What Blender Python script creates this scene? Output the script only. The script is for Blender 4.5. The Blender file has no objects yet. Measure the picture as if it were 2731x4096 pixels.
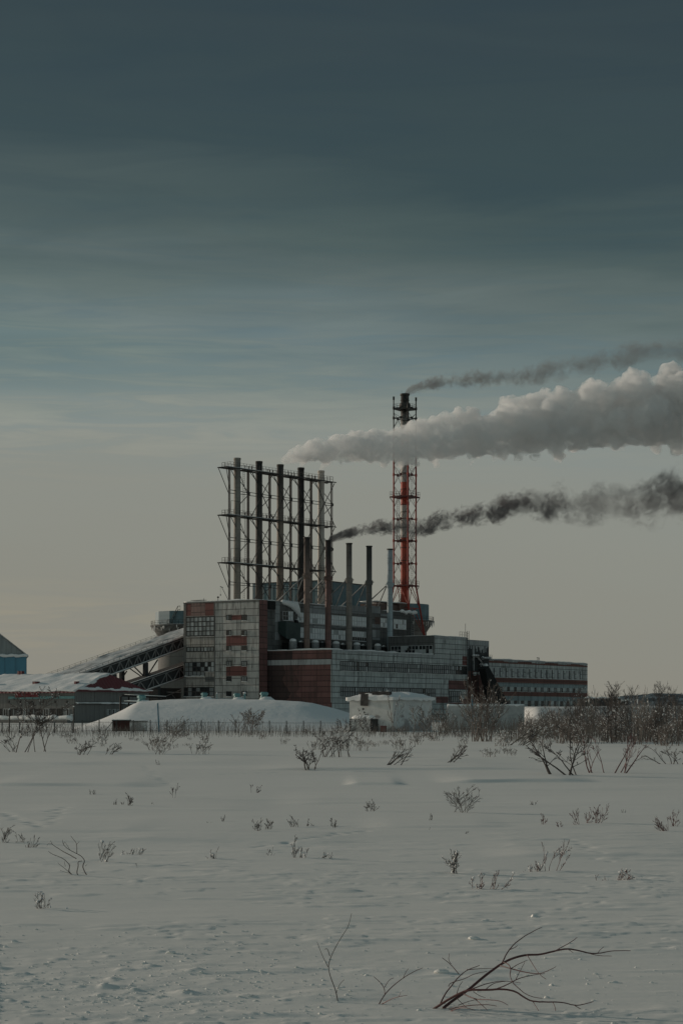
import bpy, bmesh, math, random
import numpy as np
from mathutils import Vector, Matrix

C = bpy.context.scene.collection
scene = bpy.context.scene

# ------------------------------------------------------------------ camera
F, CX, HY, CZ = 7500.0, 1365.5, 2850.0, 1.7     # focal length, optical axis and horizon of the photograph in its pixels; eye height in metres
cam_d = bpy.data.cameras.new("camera")
cam = bpy.data.objects.new("camera", cam_d); C.objects.link(cam)
cam.location = (0, 0, CZ); cam.rotation_euler = (math.radians(90), 0, 0)
cam_d.sensor_fit = 'VERTICAL'; cam_d.sensor_height = 36.0
cam_d.lens = 36.0 * F / 4096.0
cam_d.shift_y = (HY - 2048.0) / 4096.0
cam_d.clip_start = 0.5; cam_d.clip_end = 9000
scene.camera = cam

# ------------------------------------------------------------------ light
SUN_ELEV, SUN_AZ = math.radians(11.0), math.radians(-60)   # azimuth from +Y, towards -X
SUN_STRENGTH = 2.25
sd = bpy.data.lights.new("sun", 'SUN'); sun = bpy.data.objects.new("sun", sd); C.objects.link(sun)
sd.energy = SUN_STRENGTH; sd.angle = math.radians(0.6); sd.color = (1.0, 0.85, 0.70)
to_sun = Vector((math.sin(SUN_AZ) * math.cos(SUN_ELEV), math.cos(SUN_AZ) * math.cos(SUN_ELEV), math.sin(SUN_ELEV)))
sun.rotation_euler = to_sun.to_track_quat('Z', 'Y').to_euler()
sun.location = (-60, 20, 60)

def s2l(c):
    o = []
    for v in c:
        v /= 255.0
        o.append(v / 12.92 if v <= 0.04045 else ((v + 0.055) / 1.055) ** 2.4)
    return (o[0], o[1], o[2], 1.0)

world = bpy.data.worlds.new("World"); scene.world = world; world.use_nodes = True
def build_sky():
    nt = world.node_tree; N = nt.nodes; L = nt.links
    for n in list(N): N.remove(n)
    out = N.new('ShaderNodeOutputWorld')
    sky = N.new('ShaderNodeTexSky'); sky.sky_type = 'NISHITA'; sky.sun_disc = False
    sky.sun_elevation = SUN_ELEV; sky.sun_rotation = SUN_AZ
    bg_sky = N.new('ShaderNodeBackground'); bg_sky.inputs['Strength'].default_value = 0.06
    L.new(sky.outputs[0], bg_sky.inputs['Color'])
    tc = N.new('ShaderNodeTexCoord')
    sep = N.new('ShaderNodeSeparateXYZ'); L.new(tc.outputs['Generated'], sep.inputs[0])
    def noise(scale, nscale, detail, rough=0.55, dist=0.0):
        mp = N.new('ShaderNodeMapping'); mp.inputs['Scale'].default_value = scale; mp.inputs['Rotation'].default_value = (0, math.radians(2.2), 0)
        L.new(tc.outputs['Generated'], mp.inputs[0])
        n = N.new('ShaderNodeTexNoise'); n.inputs['Scale'].default_value = nscale
        n.inputs['Detail'].default_value = detail; n.inputs['Roughness'].default_value = rough
        n.inputs['Distortion'].default_value = dist
        L.new(mp.outputs[0], n.inputs['Vector']); return n
    def math_(op, a, b):
        m = N.new('ShaderNodeMath'); m.operation = op
        for i, v in enumerate((a, b)):
            if isinstance(v, (int, float)): m.inputs[i].default_value = v
            else: L.new(v, m.inputs[i])
        return m.outputs[0]
    n1 = noise((3.0, 1.0, 22.0), 2.2, 6, 0.55, 0.6)
    n2 = noise((1.2, 0.6, 9.0), 2.0, 3, 0.5, 0.3)
    n3 = noise((5.0, 2.0, 60.0), 2.0, 6, 0.6, 0.8)
    # height of the layer, bent by the streaks (weaker at the horizon) and lower towards +X
    bend = math_('MULTIPLY', math_('SUBTRACT', n1.outputs[0], 0.5), math_('MULTIPLY', math_('MINIMUM', math_('MAXIMUM', sep.outputs[2], 0.03), 0.3), 0.22))
    bend2 = math_('MULTIPLY', math_('SUBTRACT', n2.outputs[0], 0.5), 0.075)
    h = math_('ADD', math_('ADD', sep.outputs[2], bend), bend2)
    h = math_('ADD', h, math_('MULTIPLY', sep.outputs[0], 0.08))
    h2 = math_('MULTIPLY', h, 2.0)
    ramp = N.new('ShaderNodeValToRGB'); L.new(h2, ramp.inputs[0])
    stops = [(0.0, (139, 136, 126)), (0.12, (138, 138, 129)), (0.22, (139, 141, 133)), (0.285, (137, 142, 136)),
             (0.335, (122, 132, 129)), (0.385, (107, 121, 121)), (0.43, (95, 108, 107)), (0.48, (80, 94, 94)),
             (0.575, (60, 75, 79)), (0.68, (55, 69, 74)), (0.78, (51, 65, 71)), (1.0, (74, 86, 89))]
    el = ramp.color_ramp.elements
    el[0].position, el[0].color = stops[0][0], s2l(stops[0][1])
    el[1].position, el[1].color = stops[-1][0], s2l(stops[-1][1])
    for p, c in stops[1:-1]:
        e = el.new(p); e.color = s2l(c)
    # tints: greener and bluer layers higher up, warm thin streaks low down
    def mix(fac, a, b, mode='MIX'):
        m = N.new('ShaderNodeMixRGB'); m.blend_type = mode
        for i, v in enumerate((fac, a, b)):
            if isinstance(v, (int, float)): m.inputs[i].default_value = v
            elif isinstance(v, tuple): m.inputs[i].default_value = v
            else: L.new(v, m.inputs[i])
        return m.outputs[0]
    def mrange(v, a, b, c, d):
        m = N.new('ShaderNodeMapRange'); m.clamp = True
        L.new(v, m.inputs[0])
        for i, k in enumerate((a, b, c, d)): m.inputs[i + 1].default_value = k
        return m.outputs[0]
    col = ramp.outputs[0]
    col = mix(math_('MULTIPLY', mrange(n2.outputs[0], 0.44, 0.62, 0, 0.22), mrange(sep.outputs[2], 0.12, 0.2, 0, 1)), col, (0.93, 1.10, 1.0, 1), 'MULTIPLY')
    col = mix(math_('MULTIPLY', mrange(n1.outputs[0], 0.44, 0.64, 0, 0.30), mrange(sep.outputs[2], 0.10, 0.2, 0, 1)), col, (0.90, 0.98, 1.07, 1), 'MULTIPLY')
    low = math_('MULTIPLY', mrange(sep.outputs[2], 0.02, 0.045, 0, 1), mrange(sep.outputs[2], 0.05, 0.075, 1, 0))
    warm = math_('MULTIPLY', math_('MULTIPLY', mrange(n3.outputs[0], 0.48, 0.66, 0, 0.55), low), mrange(sep.outputs[0], -0.05, 0.02, 1, 0))
    col = mix(warm, col, (1.22, 1.13, 1.0, 1), 'MULTIPLY')
    blue = math_('MULTIPLY', mrange(n3.outputs[0], 0.38, 0.52, 0.5, 0), math_('MULTIPLY', mrange(sep.outputs[2], 0.11, 0.16, 0, 1), mrange(sep.outputs[2], 0.2, 0.27, 1, 0.2)))
    col = mix(blue, col, (0.86, 0.97, 1.06, 1), 'MULTIPLY')
    wisp = math_('MULTIPLY', mrange(n3.outputs[0], 0.46, 0.64, 0, 0.7), math_('MULTIPLY', mrange(sep.outputs[2], 0.12, 0.15, 0, 1), mrange(sep.outputs[2], 0.19, 0.25, 1, 0)))
    col = mix(math_('MULTIPLY', wisp, mrange(sep.outputs[0], 0.12, -0.10, 0.25, 1)), col, (1.22, 1.16, 1.10, 1), 'MULTIPLY')
    # unseen sky brightened as fill: cooler at our back, warmer on the sun's side
    col = mix(mrange(sep.outputs[1], 0.35, -0.5, 0, 1), col, (1.55, 1.62, 1.66, 1), 'MULTIPLY')
    col = mix(mrange(sep.outputs[0], -0.30, -0.95, 0, 1), col, (1.45, 1.32, 1.15, 1), 'MULTIPLY')
    bg = N.new('ShaderNodeBackground'); L.new(col, bg.inputs['Color']); bg.inputs['Strength'].default_value = 1.0
    ms = N.new('ShaderNodeMixShader'); ms.inputs[0].default_value = 0.975      # the overcast covers nearly all of the clear sky
    L.new(bg_sky.outputs[0], ms.inputs[1]); L.new(bg.outputs[0], ms.inputs[2])
    L.new(ms.outputs[0], out.inputs['Surface'])
build_sky()
scene.view_settings.view_transform = 'Standard'; scene.view_settings.look = 'None'
scene.view_settings.exposure = 0.0; scene.view_settings.gamma = 1.0; scene.view_settings.use_curve_mapping = False
scene.cycles.volume_bounces = 8; scene.cycles.max_bounces = 10
scene.cycles.volume_step_rate = 1.0; scene.cycles.volume_max_steps = 256

# ------------------------------------------------------------------ helpers
R = random.Random(7)
def px2x(px, Y): return (px - CX) / F * Y
def px2z(py, Y): return (HY - py) / F * Y + CZ

class MB:
    def __init__(s): s.v = []; s.f = []; s.m = []
    def add(s, vs, fs, mi=0):
        o = len(s.v); s.v += [tuple(v) for v in vs]
        s.f += [tuple(i + o for i in f) for f in fs]; s.m += [mi] * len(fs)
    def box(s, x0, x1, y0, y1, z0, z1, mi=0):
        x0, x1 = min(x0, x1), max(x0, x1); y0, y1 = min(y0, y1), max(y0, y1); z0, z1 = min(z0, z1), max(z0, z1)
        s.add([(x0,y0,z0),(x1,y0,z0),(x1,y1,z0),(x0,y1,z0),(x0,y0,z1),(x1,y0,z1),(x1,y1,z1),(x0,y1,z1)],
              [(3,2,1,0),(4,5,6,7),(0,1,5,4),(1,2,6,5),(2,3,7,6),(3,0,4,7)], mi)
    def tube(s, pts, rad, n=4, mi=0, cap=True):
        pts = [Vector(p) for p in pts]; k = len(pts)
        if not hasattr(rad, '__len__'): rad = [rad] * k
        o = len(s.v); up = None
        for i, p in enumerate(pts):
            d = (pts[min(i+1, k-1)] - pts[max(i-1, 0)])
            if d.length < 1e-9: d = Vector((0, 0, 1))
            d.normalize()
            a = Vector((0, 0, 1)) if abs(d.z) < 0.9 else Vector((1, 0, 0))
            if up is not None and abs(up.dot(d)) < 0.95: a = up
            e1 = (a - d * a.dot(d)).normalized(); e2 = d.cross(e1); up = e1
            for j in range(n):
                t = 2 * math.pi * (j + 0.5) / n
                s.v.append(tuple(p + (e1 * math.cos(t) + e2 * math.sin(t)) * rad[i]))
        for i in range(k - 1):
            for j in range(n):
                a, b = o + i*n + j, o + i*n + (j+1) % n
                s.f.append((a, b, b + n, a + n)); s.m.append(mi)
        if cap and n > 2:
            s.f.append(tuple(o + j for j in range(n-1, -1, -1))); s.m.append(mi)
            s.f.append(tuple(o + (k-1)*n + j for j in range(n))); s.m.append(mi)
    def beam(s, p, q, r, mi=0, n=4): s.tube([p, q], r, n, mi)
    def lathe(s, cx, cy, prof, n=24, mi=0, cap=True):
        o = len(s.v); k = len(prof)
        for r, z in prof:
            for j in range(n):
                t = 2 * math.pi * j / n
                s.v.append((cx + r * math.cos(t), cy + r * math.sin(t), z))
        for i in range(k - 1):
            for j in range(n):
                a, b = o + i*n + j, o + i*n + (j+1) % n
                s.f.append((a, b, b + n, a + n)); s.m.append(mi)
        if cap:
            s.f.append(tuple(o + j for j in range(n-1, -1, -1))); s.m.append(mi)
            s.f.append(tuple(o + (k-1)*n + j for j in range(n))); s.m.append(mi)
    def build(s, name, mats, parent=None, smooth=False):
        me = bpy.data.meshes.new(name)
        me.from_pydata(s.v, [], s.f)
        if not isinstance(mats, (list, tuple)): mats = [mats]
        for m in mats: me.materials.append(m)
        if len(mats) > 1: me.polygons.foreach_set('material_index', s.m)
        if smooth: me.polygons.foreach_set('use_smooth', [True] * len(s.f))
        me.update()
        o = bpy.data.objects.new(name, me); C.objects.link(o)
        if parent is not None: o.parent = parent
        return o

def tag(o, label=None, cat=None, group=None, kind=None):
    if label: o['label'] = label
    if cat: o['category'] = cat
    if group: o['group'] = group
    if kind: o['kind'] = kind
    return o
def thing(name, label, cat, loc=(0, 0, 0), rz=0.0, group=None):
    o = bpy.data.objects.new(name, None); C.objects.link(o)
    o.location = loc; o.rotation_euler = (0, 0, rz); o.empty_display_size = 0.5
    return tag(o, label, cat, group)
def copy_tree(o, parent=None):
    kids = list(o.children)
    c = o.copy(); C.objects.link(c)
    if parent is not None: c.parent = parent
    for k in kids: copy_tree(k, c)
    return c

# ------------------------------------------------------------------ materials
def new_mat(name):
    m = bpy.data.materials.new(name); m.use_nodes = True
    nt = m.node_tree; b = nt.nodes['Principled BSDF']
    b.inputs['Roughness'].default_value = 0.8
    return m, nt, b
class NT:
    def __init__(s, nt): s.nt = nt; s.N = nt.nodes; s.L = nt.links
    def link(s, v, sock):
        if isinstance(v, (int, float)): sock.default_value = v
        elif isinstance(v, tuple): sock.default_value = v if len(v) == len(sock.default_value) else (*v, 1.0)
        else: s.L.new(v, sock)
    def node(s, t, **kw):
        n = s.N.new(t)
        for k, v in kw.items(): setattr(n, k, v)
        return n
    def math(s, op, a, b=0.0, clamp=False):
        m = s.node('ShaderNodeMath', operation=op, use_clamp=clamp); s.link(a, m.inputs[0]); s.link(b, m.inputs[1]); return m.outputs[0]
    def mix(s, fac, a, b, mode='MIX'):
        m = s.node('ShaderNodeMixRGB', blend_type=mode); s.link(fac, m.inputs[0]); s.link(a, m.inputs[1]); s.link(b, m.inputs[2]); return m.outputs[0]
    def rng(s, v, a, b, c, d):
        m = s.node('ShaderNodeMapRange'); m.clamp = True; s.link(v, m.inputs[0])
        for i, k in enumerate((a, b, c, d)): m.inputs[i+1].default_value = k
        return m.outputs[0]
    def coord(s, kind='Object', scale=(1, 1, 1)):
        t = s.node('ShaderNodeTexCoord'); mp = s.node('ShaderNodeMapping'); mp.inputs['Scale'].default_value = scale; mp.inputs['Rotation'].default_value = (0, math.radians(2.2), 0)
        s.L.new(t.outputs[kind], mp.inputs[0]); return mp.outputs[0]
    def noise(s, vec, scale, detail=4, rough=0.55, dist=0.0):
        n = s.node('ShaderNodeTexNoise'); s.L.new(vec, n.inputs['Vector'])
        n.inputs['Scale'].default_value = scale; n.inputs['Detail'].default_value = detail
        n.inputs['Roughness'].default_value = rough; n.inputs['Distortion'].default_value = dist
        return n.outputs[0]
    def bump(s, b, h, strength, dist=0.05):
        n = s.node('ShaderNodeBump'); n.inputs['Strength'].default_value = strength; n.inputs['Distance'].default_value = dist
        s.L.new(h, n.inputs['Height']); s.L.new(n.outputs[0], b.inputs['Normal'])

def wallvec(t):
    """Wall coordinates in metres (along the wall, height) from object coordinates, for walls square to the object's axes."""
    tc = t.node('ShaderNodeTexCoord'); sp = t.node('ShaderNodeSeparateXYZ'); t.L.new(tc.outputs['Object'], sp.inputs[0])
    cb = t.node('ShaderNodeCombineXYZ'); t.L.new(t.math('ADD', sp.outputs[0], sp.outputs[1]), cb.inputs[0]); t.L.new(sp.outputs[2], cb.inputs[1])
    return cb.outputs[0]
def panel_mat(name, col, pw=6.0, ph=1.27, var=0.12, joint=0.35, stain=0.5, stain_col=(0.05, 0.045, 0.04), streak_scale=0.7, jw=0.10):
    m, nt, b = new_mat(name); t = NT(nt); v = wallvec(t)
    br = t.node('ShaderNodeTexBrick'); t.L.new(v, br.inputs['Vector'])
    br.offset = 0.0; br.inputs['Scale'].default_value = 1.0
    br.inputs['Brick Width'].default_value = pw; br.inputs['Row Height'].default_value = ph
    br.inputs['Mortar Size'].default_value = jw; br.inputs['Mortar Smooth'].default_value = 0.3; br.inputs['Bias'].default_value = 0.0
    c1 = tuple(x * (1 - var) for x in col); c2 = tuple(min(1, x * (1 + var)) for x in col)
    br.inputs['Color1'].default_value = (*c1, 1); br.inputs['Color2'].default_value = (*c2, 1)
    br.inputs['Mortar'].default_value = (*[x * joint for x in col], 1)
    ms = t.node('ShaderNodeMapping'); ms.inputs['Scale'].default_value = (streak_scale, 0.07, 1); t.L.new(v, ms.inputs[0])
    n1 = t.noise(ms.outputs[0], 1.6, 5, 0.65)
    n2 = t.noise(v, 0.35, 5, 0.6)
    n3 = t.noise(v, 2.5, 4, 0.6)
    st = t.math('MULTIPLY', t.rng(n1, 0.46, 0.66, 0, 1), t.rng(n2, 0.38, 0.58, 0.15, 1))
    col_ = t.mix(t.math('MULTIPLY', st, stain), br.outputs[0], stain_col)
    col_ = t.mix(t.rng(n3, 0.3, 0.75, 0.0, 0.22), col_, tuple(x * 1.25 for x in col))
    mr = t.node('ShaderNodeMapping'); mr.inputs['Scale'].default_value = (1.9, 0.16, 1); t.L.new(v, mr.inputs[0])
    n4 = t.noise(mr.outputs[0], 1.1, 6, 0.7); n5 = t.noise(v, 0.16, 4, 0.6)
    col_ = t.mix(t.math('MULTIPLY', t.math('MULTIPLY', t.rng(n4, 0.52, 0.66, 0, 1), t.rng(n5, 0.42, 0.58, 0.1, 1)), stain*.8), col_, tuple(x*.5 for x in (0.13, 0.095, 0.075)))
    col_ = t.mix(t.math('MULTIPLY', t.rng(n2, 0.30, 0.70, 0.22, 0.0), stain), col_, (0.06, 0.06, 0.06))
    t.L.new(col_, b.inputs['Base Color']); b.inputs['Roughness'].default_value = 0.9
    t.bump(b, t.math('ADD', t.math('MULTIPLY', br.outputs[1], -1.0), t.math('MULTIPLY', n3, 0.3)), 0.6, 0.05)
    return m
def rough_mat(name, c1, c2, scale=1.0, rough=0.85, stretch=(1, 1, 1), metal=0.0, lo=0.35, hi=0.65, bump=0.2):
    m, nt, b = new_mat(name); t = NT(nt); v = t.coord('Object', stretch)
    n = t.noise(v, scale, 6, 0.62)
    t.L.new(t.mix(t.rng(n, lo, hi, 0, 1), c1, c2), b.inputs['Base Color'])
    b.inputs['Roughness'].default_value = rough; b.inputs['Metallic'].default_value = metal
    if bump: t.bump(b, n, bump, 0.05)
    return m
def stack_mat(name, c1, c2, soot=None, ring=2.4, h0=0, h1=40):
    """Steel or brick flue: patchy vertical stains, ring joints, soot drawn in uneven tongues."""
    m, nt, b = new_mat(name); t = NT(nt)
    v = t.coord('Object', (1.0, 1.0, 0.10)); n = t.noise(v, 1.4, 5, 0.65)
    v2 = t.coord('Object', (1, 1, 1)); n2 = t.noise(v2, 0.5, 5, 0.6)
    col = t.mix(t.rng(t.math('ADD', t.math('MULTIPLY', n, 0.6), t.math('MULTIPLY', n2, 0.4)), 0.38, 0.62, 0, 1), c1, c2)
    tc = t.node('ShaderNodeTexCoord'); sp = t.node('ShaderNodeSeparateXYZ'); t.L.new(tc.outputs['Object'], sp.inputs[0])
    rg = t.math('FRACT', t.math('DIVIDE', sp.outputs[2], ring))
    line = t.math('LESS_THAN', rg, 0.06)
    col = t.mix(t.math('MULTIPLY', line, 0.45), col, tuple(x * 0.35 for x in c1))
    if soot:
        s = t.math('ADD', sp.outputs[2], t.math('MULTIPLY', t.math('SUBTRACT', n, 0.5), 10.0))
        col = t.mix(t.rng(s, soot[0], soot[1], 0, 0.88), col, (0.016, 0.015, 0.014))
    t.L.new(col, b.inputs['Base Color']); b.inputs['Roughness'].default_value = 0.75
    return m
def corrugated_mat(name, col, rust=(0.12, 0.09, 0.07), pitch=1.1, amount=0.5, frost=0.0):
    m, nt, b = new_mat(name); t = NT(nt); v = wallvec(t)
    sp = t.node('ShaderNodeSeparateXYZ'); t.L.new(v, sp.inputs[0])
    w = t.math('FRACT', t.math('DIVIDE', sp.outputs[0], pitch))
    ridge = t.math('MULTIPLY', t.math('ABSOLUTE', t.math('SUBTRACT', w, 0.5)), 2.0)
    ms = t.node('ShaderNodeMapping'); ms.inputs['Scale'].default_value = (0.6, 0.1, 1); t.L.new(v, ms.inputs[0])
    n = t.noise(ms.outputs[0], 1.2, 6, 0.65); n2 = t.noise(v, 0.25, 5, 0.65)
    c = t.mix(t.rng(ridge, 0.8, 0.95, 0, 0.5), col, tuple(x * 0.5 for x in col))
    c = t.mix(t.math('MULTIPLY', t.rng(n, 0.45, 0.68, 0, 1), amount), c, rust)
    if frost: c = t.mix(t.math('MULTIPLY', t.rng(n2, 0.48, 0.66, 0, 1), frost), c, (0.55, 0.58, 0.6))
    t.L.new(c, b.inputs['Base Color']); b.inputs['Roughness'].default_value = 0.6
    t.bump(b, ridge, 0.5, 0.08)
    return m
def snow_mat(name, near=False):
    m, nt, b = new_mat(name); t = NT(nt)
    b.inputs['Base Color'].default_value = (0.80, 0.80, 0.79, 1); b.inputs['Roughness'].default_value = 0.65
    b.inputs['Specular IOR Level'].default_value = 0.25
    if near:
        v = t.coord('Object', (0.35, 1.0, 1.0)); a = t.noise(v, 1.6, 6, 0.6)
        v2 = t.coord('Object', (0.7, 1, 1)); c = t.noise(v2, 14.0, 5, 0.6)
        v3 = t.coord('Object', (1, 1, 1)); d = t.noise(v3, 90.0, 3, 0.6)
        h = t.math('ADD', t.math('MULTIPLY', a, 0.9), t.math('ADD', t.math('MULTIPLY', c, 0.16), t.math('MULTIPLY', d, 0.03)))
        t.bump(b, h, 0.34, 0.04)
        big = t.noise(v3, 0.08, 4, 0.6)
        t.L.new(t.mix(t.rng(big, 0.35, 0.65, 0, 1), (0.755, 0.742, 0.705), (0.80, 0.782, 0.742)), b.inputs['Base Color'])
    else:
        v = t.coord('Object', (1, 1, 1)); t.bump(b, t.noise(v, 1.2, 5, 0.6), 0.5, 0.12)
    return m
def plain(name, col, rough=0.7, metal=0.0):
    m, nt, b = new_mat(name); t = NT(nt)
    n = t.noise(t.coord('Object', (1, 1, 0.4)), 1.7, 5, 0.6)
    t.L.new(t.mix(t.rng(n, 0.3, 0.7, 0, 1), tuple(x * 0.75 for x in col), tuple(min(1, x * 1.2) for x in col)), b.inputs['Base Color'])
    b.inputs['Roughness'].default_value = rough; b.inputs['Metallic'].default_value = metal
    return m

M = {}
M['snow_ground'] = snow_mat('snow_field', True)
M['snow'] = snow_mat('snow')
M['panel_grey'] = panel_mat('panel_grey', (0.54, 0.565, 0.55), 5.7, 1.27, 0.14, 0.24, 1.0)
M['panel_warm'] = panel_mat('panel_warm', (0.55, 0.53, 0.50), 5.3, 1.62, 0.14, 0.24, 0.95)
M['panel_stained'] = panel_mat('panel_stained', (0.43, 0.40, 0.365), 5.5, 1.62, 0.14, 0.3, 1.15, (0.055, 0.045, 0.038), 1.3)
M['panel_red'] = panel_mat('panel_red', (0.20, 0.092, 0.082), 4.2, 1.28, 0.22, 0.3, 0.85, (0.05, 0.035, 0.032))
M['panel_red_bright'] = panel_mat('panel_red_bright', (0.20, 0.078, 0.068), 4.2, 1.62, 0.14, 0.35, 0.55)
M['panel_bleached'] = panel_mat('panel_bleached', (0.27, 0.17, 0.15), 4.2, 1.5, 0.15, 0.3, 0.8, (0.12, 0.11, 0.10), 1.4)
M['panel_red_dark'] = panel_mat('panel_red_dark', (0.060, 0.034, 0.031), 4.2, 1.28, 0.2, 0.4, 0.8, (0.02, 0.017, 0.016))
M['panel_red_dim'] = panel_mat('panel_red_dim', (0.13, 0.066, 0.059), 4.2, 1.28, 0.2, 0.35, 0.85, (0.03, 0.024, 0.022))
M['panel_white'] = panel_mat('panel_white', (0.42, 0.43, 0.43), 5.7, 2.4, 0.08, 0.45, 0.7, (0.14, 0.13, 0.13))
M['panel_blue_grey'] = panel_mat('panel_blue_grey', (0.27, 0.33, 0.34), 4.0, 1.6, 0.10, 0.4, 0.5)
M['panel_brown'] = panel_mat('panel_brown', (0.17, 0.075, 0.06), 4.0, 2.6, 0.12, 0.4, 0.4)
M['sooty_wall'] = panel_mat('sooty_wall', (0.135, 0.135, 0.13), 6.0, 1.6, 0.25, 0.5, 0.9, (0.03, 0.028, 0.027), 0.8)
M['icy_wall'] = panel_mat('icy_wall', (0.33, 0.345, 0.35), 5.8, 2.1, 0.35, 0.5, 0.9, (0.05, 0.05, 0.05), 1.6)
M['dark_clad'] = panel_mat('dark_clad', (0.045, 0.05, 0.052), 3.0, 6.0, 0.1, 0.6, 0.5, (0.02, 0.02, 0.02))
M['black_void'] = plain('black_void', (0.012, 0.012, 0.012), 0.95)
M['old_concrete'] = panel_mat('old_concrete', (0.17, 0.165, 0.155), 7.0, 3.4, 0.05, 0.7, 0.6, (0.08, 0.075, 0.07))
M['brick_brown'] = panel_mat('brick_brown', (0.16, 0.10, 0.085), 0.6, 0.25, 0.3, 0.7, 0.6, (0.05, 0.045, 0.04))
M['steel_dark'] = rough_mat('steel_dark', (0.018, 0.019, 0.02), (0.05, 0.048, 0.045), 0.8, 0.7)
M['steel_grey'] = rough_mat('steel_grey', (0.16, 0.165, 0.165), (0.30, 0.30, 0.295), 0.8, 0.65)
M['steel_red'] = rough_mat('steel_red', (0.25, 0.030, 0.020), (0.36, 0.045, 0.028), 0.6, 0.55)
M['steel_red_dark'] = rough_mat('steel_red_dark', (0.05, 0.014, 0.012), (0.13, 0.022, 0.018), 0.6, 0.6)
M['white_paint'] = rough_mat('white_paint', (0.40, 0.39, 0.37), (0.55, 0.54, 0.51), 0.7, 0.7)
M['glass_grey'] = rough_mat('glass_grey', (0.16, 0.175, 0.18), (0.27, 0.285, 0.285), 0.7, 0.35, bump=0)
M['glass_pale'] = rough_mat('glass_pale', (0.33, 0.35, 0.355), (0.47, 0.49, 0.49), 0.9, 0.4, bump=0)
M['glass_frost'] = rough_mat('glass_frost', (0.62, 0.66, 0.67), (0.92, 0.93, 0.93), 1.8, 0.6, (1, 1, 0.35), bump=0)
M['glass_dark'] = plain('glass_dark', (0.022, 0.025, 0.027), 0.25)
M['frame_dark'] = plain('frame_dark', (0.03, 0.03, 0.03), 0.8)
M['frame_pale'] = plain('frame_pale', (0.45, 0.46, 0.46), 0.7)
M['blue_clad'] = corrugated_mat('blue_clad', (0.085, 0.165, 0.195), (0.06, 0.07, 0.075), 1.5, 0.6, 0.12)
M['blue_shed'] = corrugated_mat('blue_shed', (0.085, 0.25, 0.35), (0.06, 0.16, 0.22), 3.0, 0.4)
M['shed_gable'] = corrugated_mat('shed_gable', (0.25, 0.28, 0.28), (0.14, 0.16, 0.17), 1.4, 0.5)
M['green_metal'] = rough_mat('green_metal', (0.030, 0.050, 0.048), (0.05, 0.075, 0.07), 0.6, 0.6)
M['roof_red'] = corrugated_mat('roof_red', (0.14, 0.028, 0.034), (0.07, 0.022, 0.025), 1.0, 0.35)
M['house_wall'] = panel_mat('house_wall', (0.21, 0.205, 0.195), 5.8, 40.0, 0.05, 0.6, 0.8, (0.08, 0.075, 0.07), 1.6)
M['teal'] = rough_mat('teal', (0.10, 0.24, 0.25), (0.18, 0.33, 0.33), 1.2, 0.6)
M['sign_red'] = plain('sign_red', (0.20, 0.03, 0.035), 0.6)
M['hut_white'] = None
M['tar'] = rough_mat('tar', (0.03, 0.028, 0.027), (0.09, 0.08, 0.075), 1.5, 0.9)
M['bark_dark'] = rough_mat('bark_dark', (0.036, 0.030, 0.028), (0.09, 0.074, 0.066), 3.0, 0.8, bump=0)
M['bark_brown'] = rough_mat('bark_brown', (0.10, 0.082, 0.072), (0.20, 0.17, 0.15), 1.5, 0.8, bump=0)
M['bark_red'] = rough_mat('bark_red', (0.055, 0.018, 0.018), (0.15, 0.048, 0.046), 5.0, 0.5, bump=0)
M['bark_pale'] = rough_mat('bark_pale', (0.10, 0.085, 0.075), (0.24, 0.21, 0.18), 1.5, 0.8, bump=0)
M['fence_iron'] = plain('fence_iron', (0.05, 0.05, 0.048), 0.6)
M['blue_post'] = rough_mat('blue_post', (0.03, 0.12, 0.18), (0.06, 0.17, 0.23), 2.0, 0.5)
M['concrete_light'] = rough_mat('concrete_light', (0.33, 0.34, 0.335), (0.48, 0.48, 0.47), 1.2, 0.9)
M['slag'] = rough_mat('slag', (0.12, 0.12, 0.125), (0.50, 0.50, 0.51), 0.35, 0.95, (1, 1, 3), lo=0.42, hi=0.62)
M['dirty_snow'] = rough_mat('dirty_snow', (0.26, 0.27, 0.27), (0.66, 0.66, 0.65), 0.35, 0.8, (0.5, 1.6, 1), lo=0.34, hi=0.56)
M['dark_scrub'] = rough_mat('dark_scrub', (0.03, 0.027, 0.026), (0.10, 0.09, 0.085), 1.0, 0.95)

def hut_material():
    m, nt, b = new_mat('peeling_whitewash'); t = NT(nt); v = wallvec(t)
    br = t.node('ShaderNodeTexBrick'); t.L.new(v, br.inputs['Vector'])
    br.inputs['Scale'].default_value = 1.0; br.inputs['Brick Width'].default_value = 0.30; br.inputs['Row Height'].default_value = 0.10
    br.inputs['Mortar Size'].default_value = 0.012
    br.inputs['Color1'].default_value = (0.17, 0.135, 0.125, 1); br.inputs['Color2'].default_value = (0.28, 0.235, 0.225, 1); br.inputs['Mortar'].default_value = (0.38, 0.36, 0.35, 1)
    n = t.noise(v, 0.55, 6, 0.62, 0.4)
    sp = t.node('ShaderNodeSeparateXYZ'); t.L.new(v, sp.inputs[0])
    # plaster is lost over the lower half and in flakes beside the door
    f = t.math('ADD', n, t.rng(sp.outputs[1], 0.2, 2.6, 0.17, -0.10))
    fac = t.rng(f, 0.585, 0.64, 0, 0.75)
    plaster = t.mix(t.rng(t.noise(v, 1.4, 5, 0.6), 0.35, 0.7, 0, 1), (0.60, 0.60, 0.58), (0.74, 0.73, 0.71))
    t.L.new(t.mix(fac, plaster, br.outputs[0]), b.inputs['Base Color']); b.inputs['Roughness'].default_value = 0.9
    return m
M['hut_white'] = hut_material()

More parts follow.
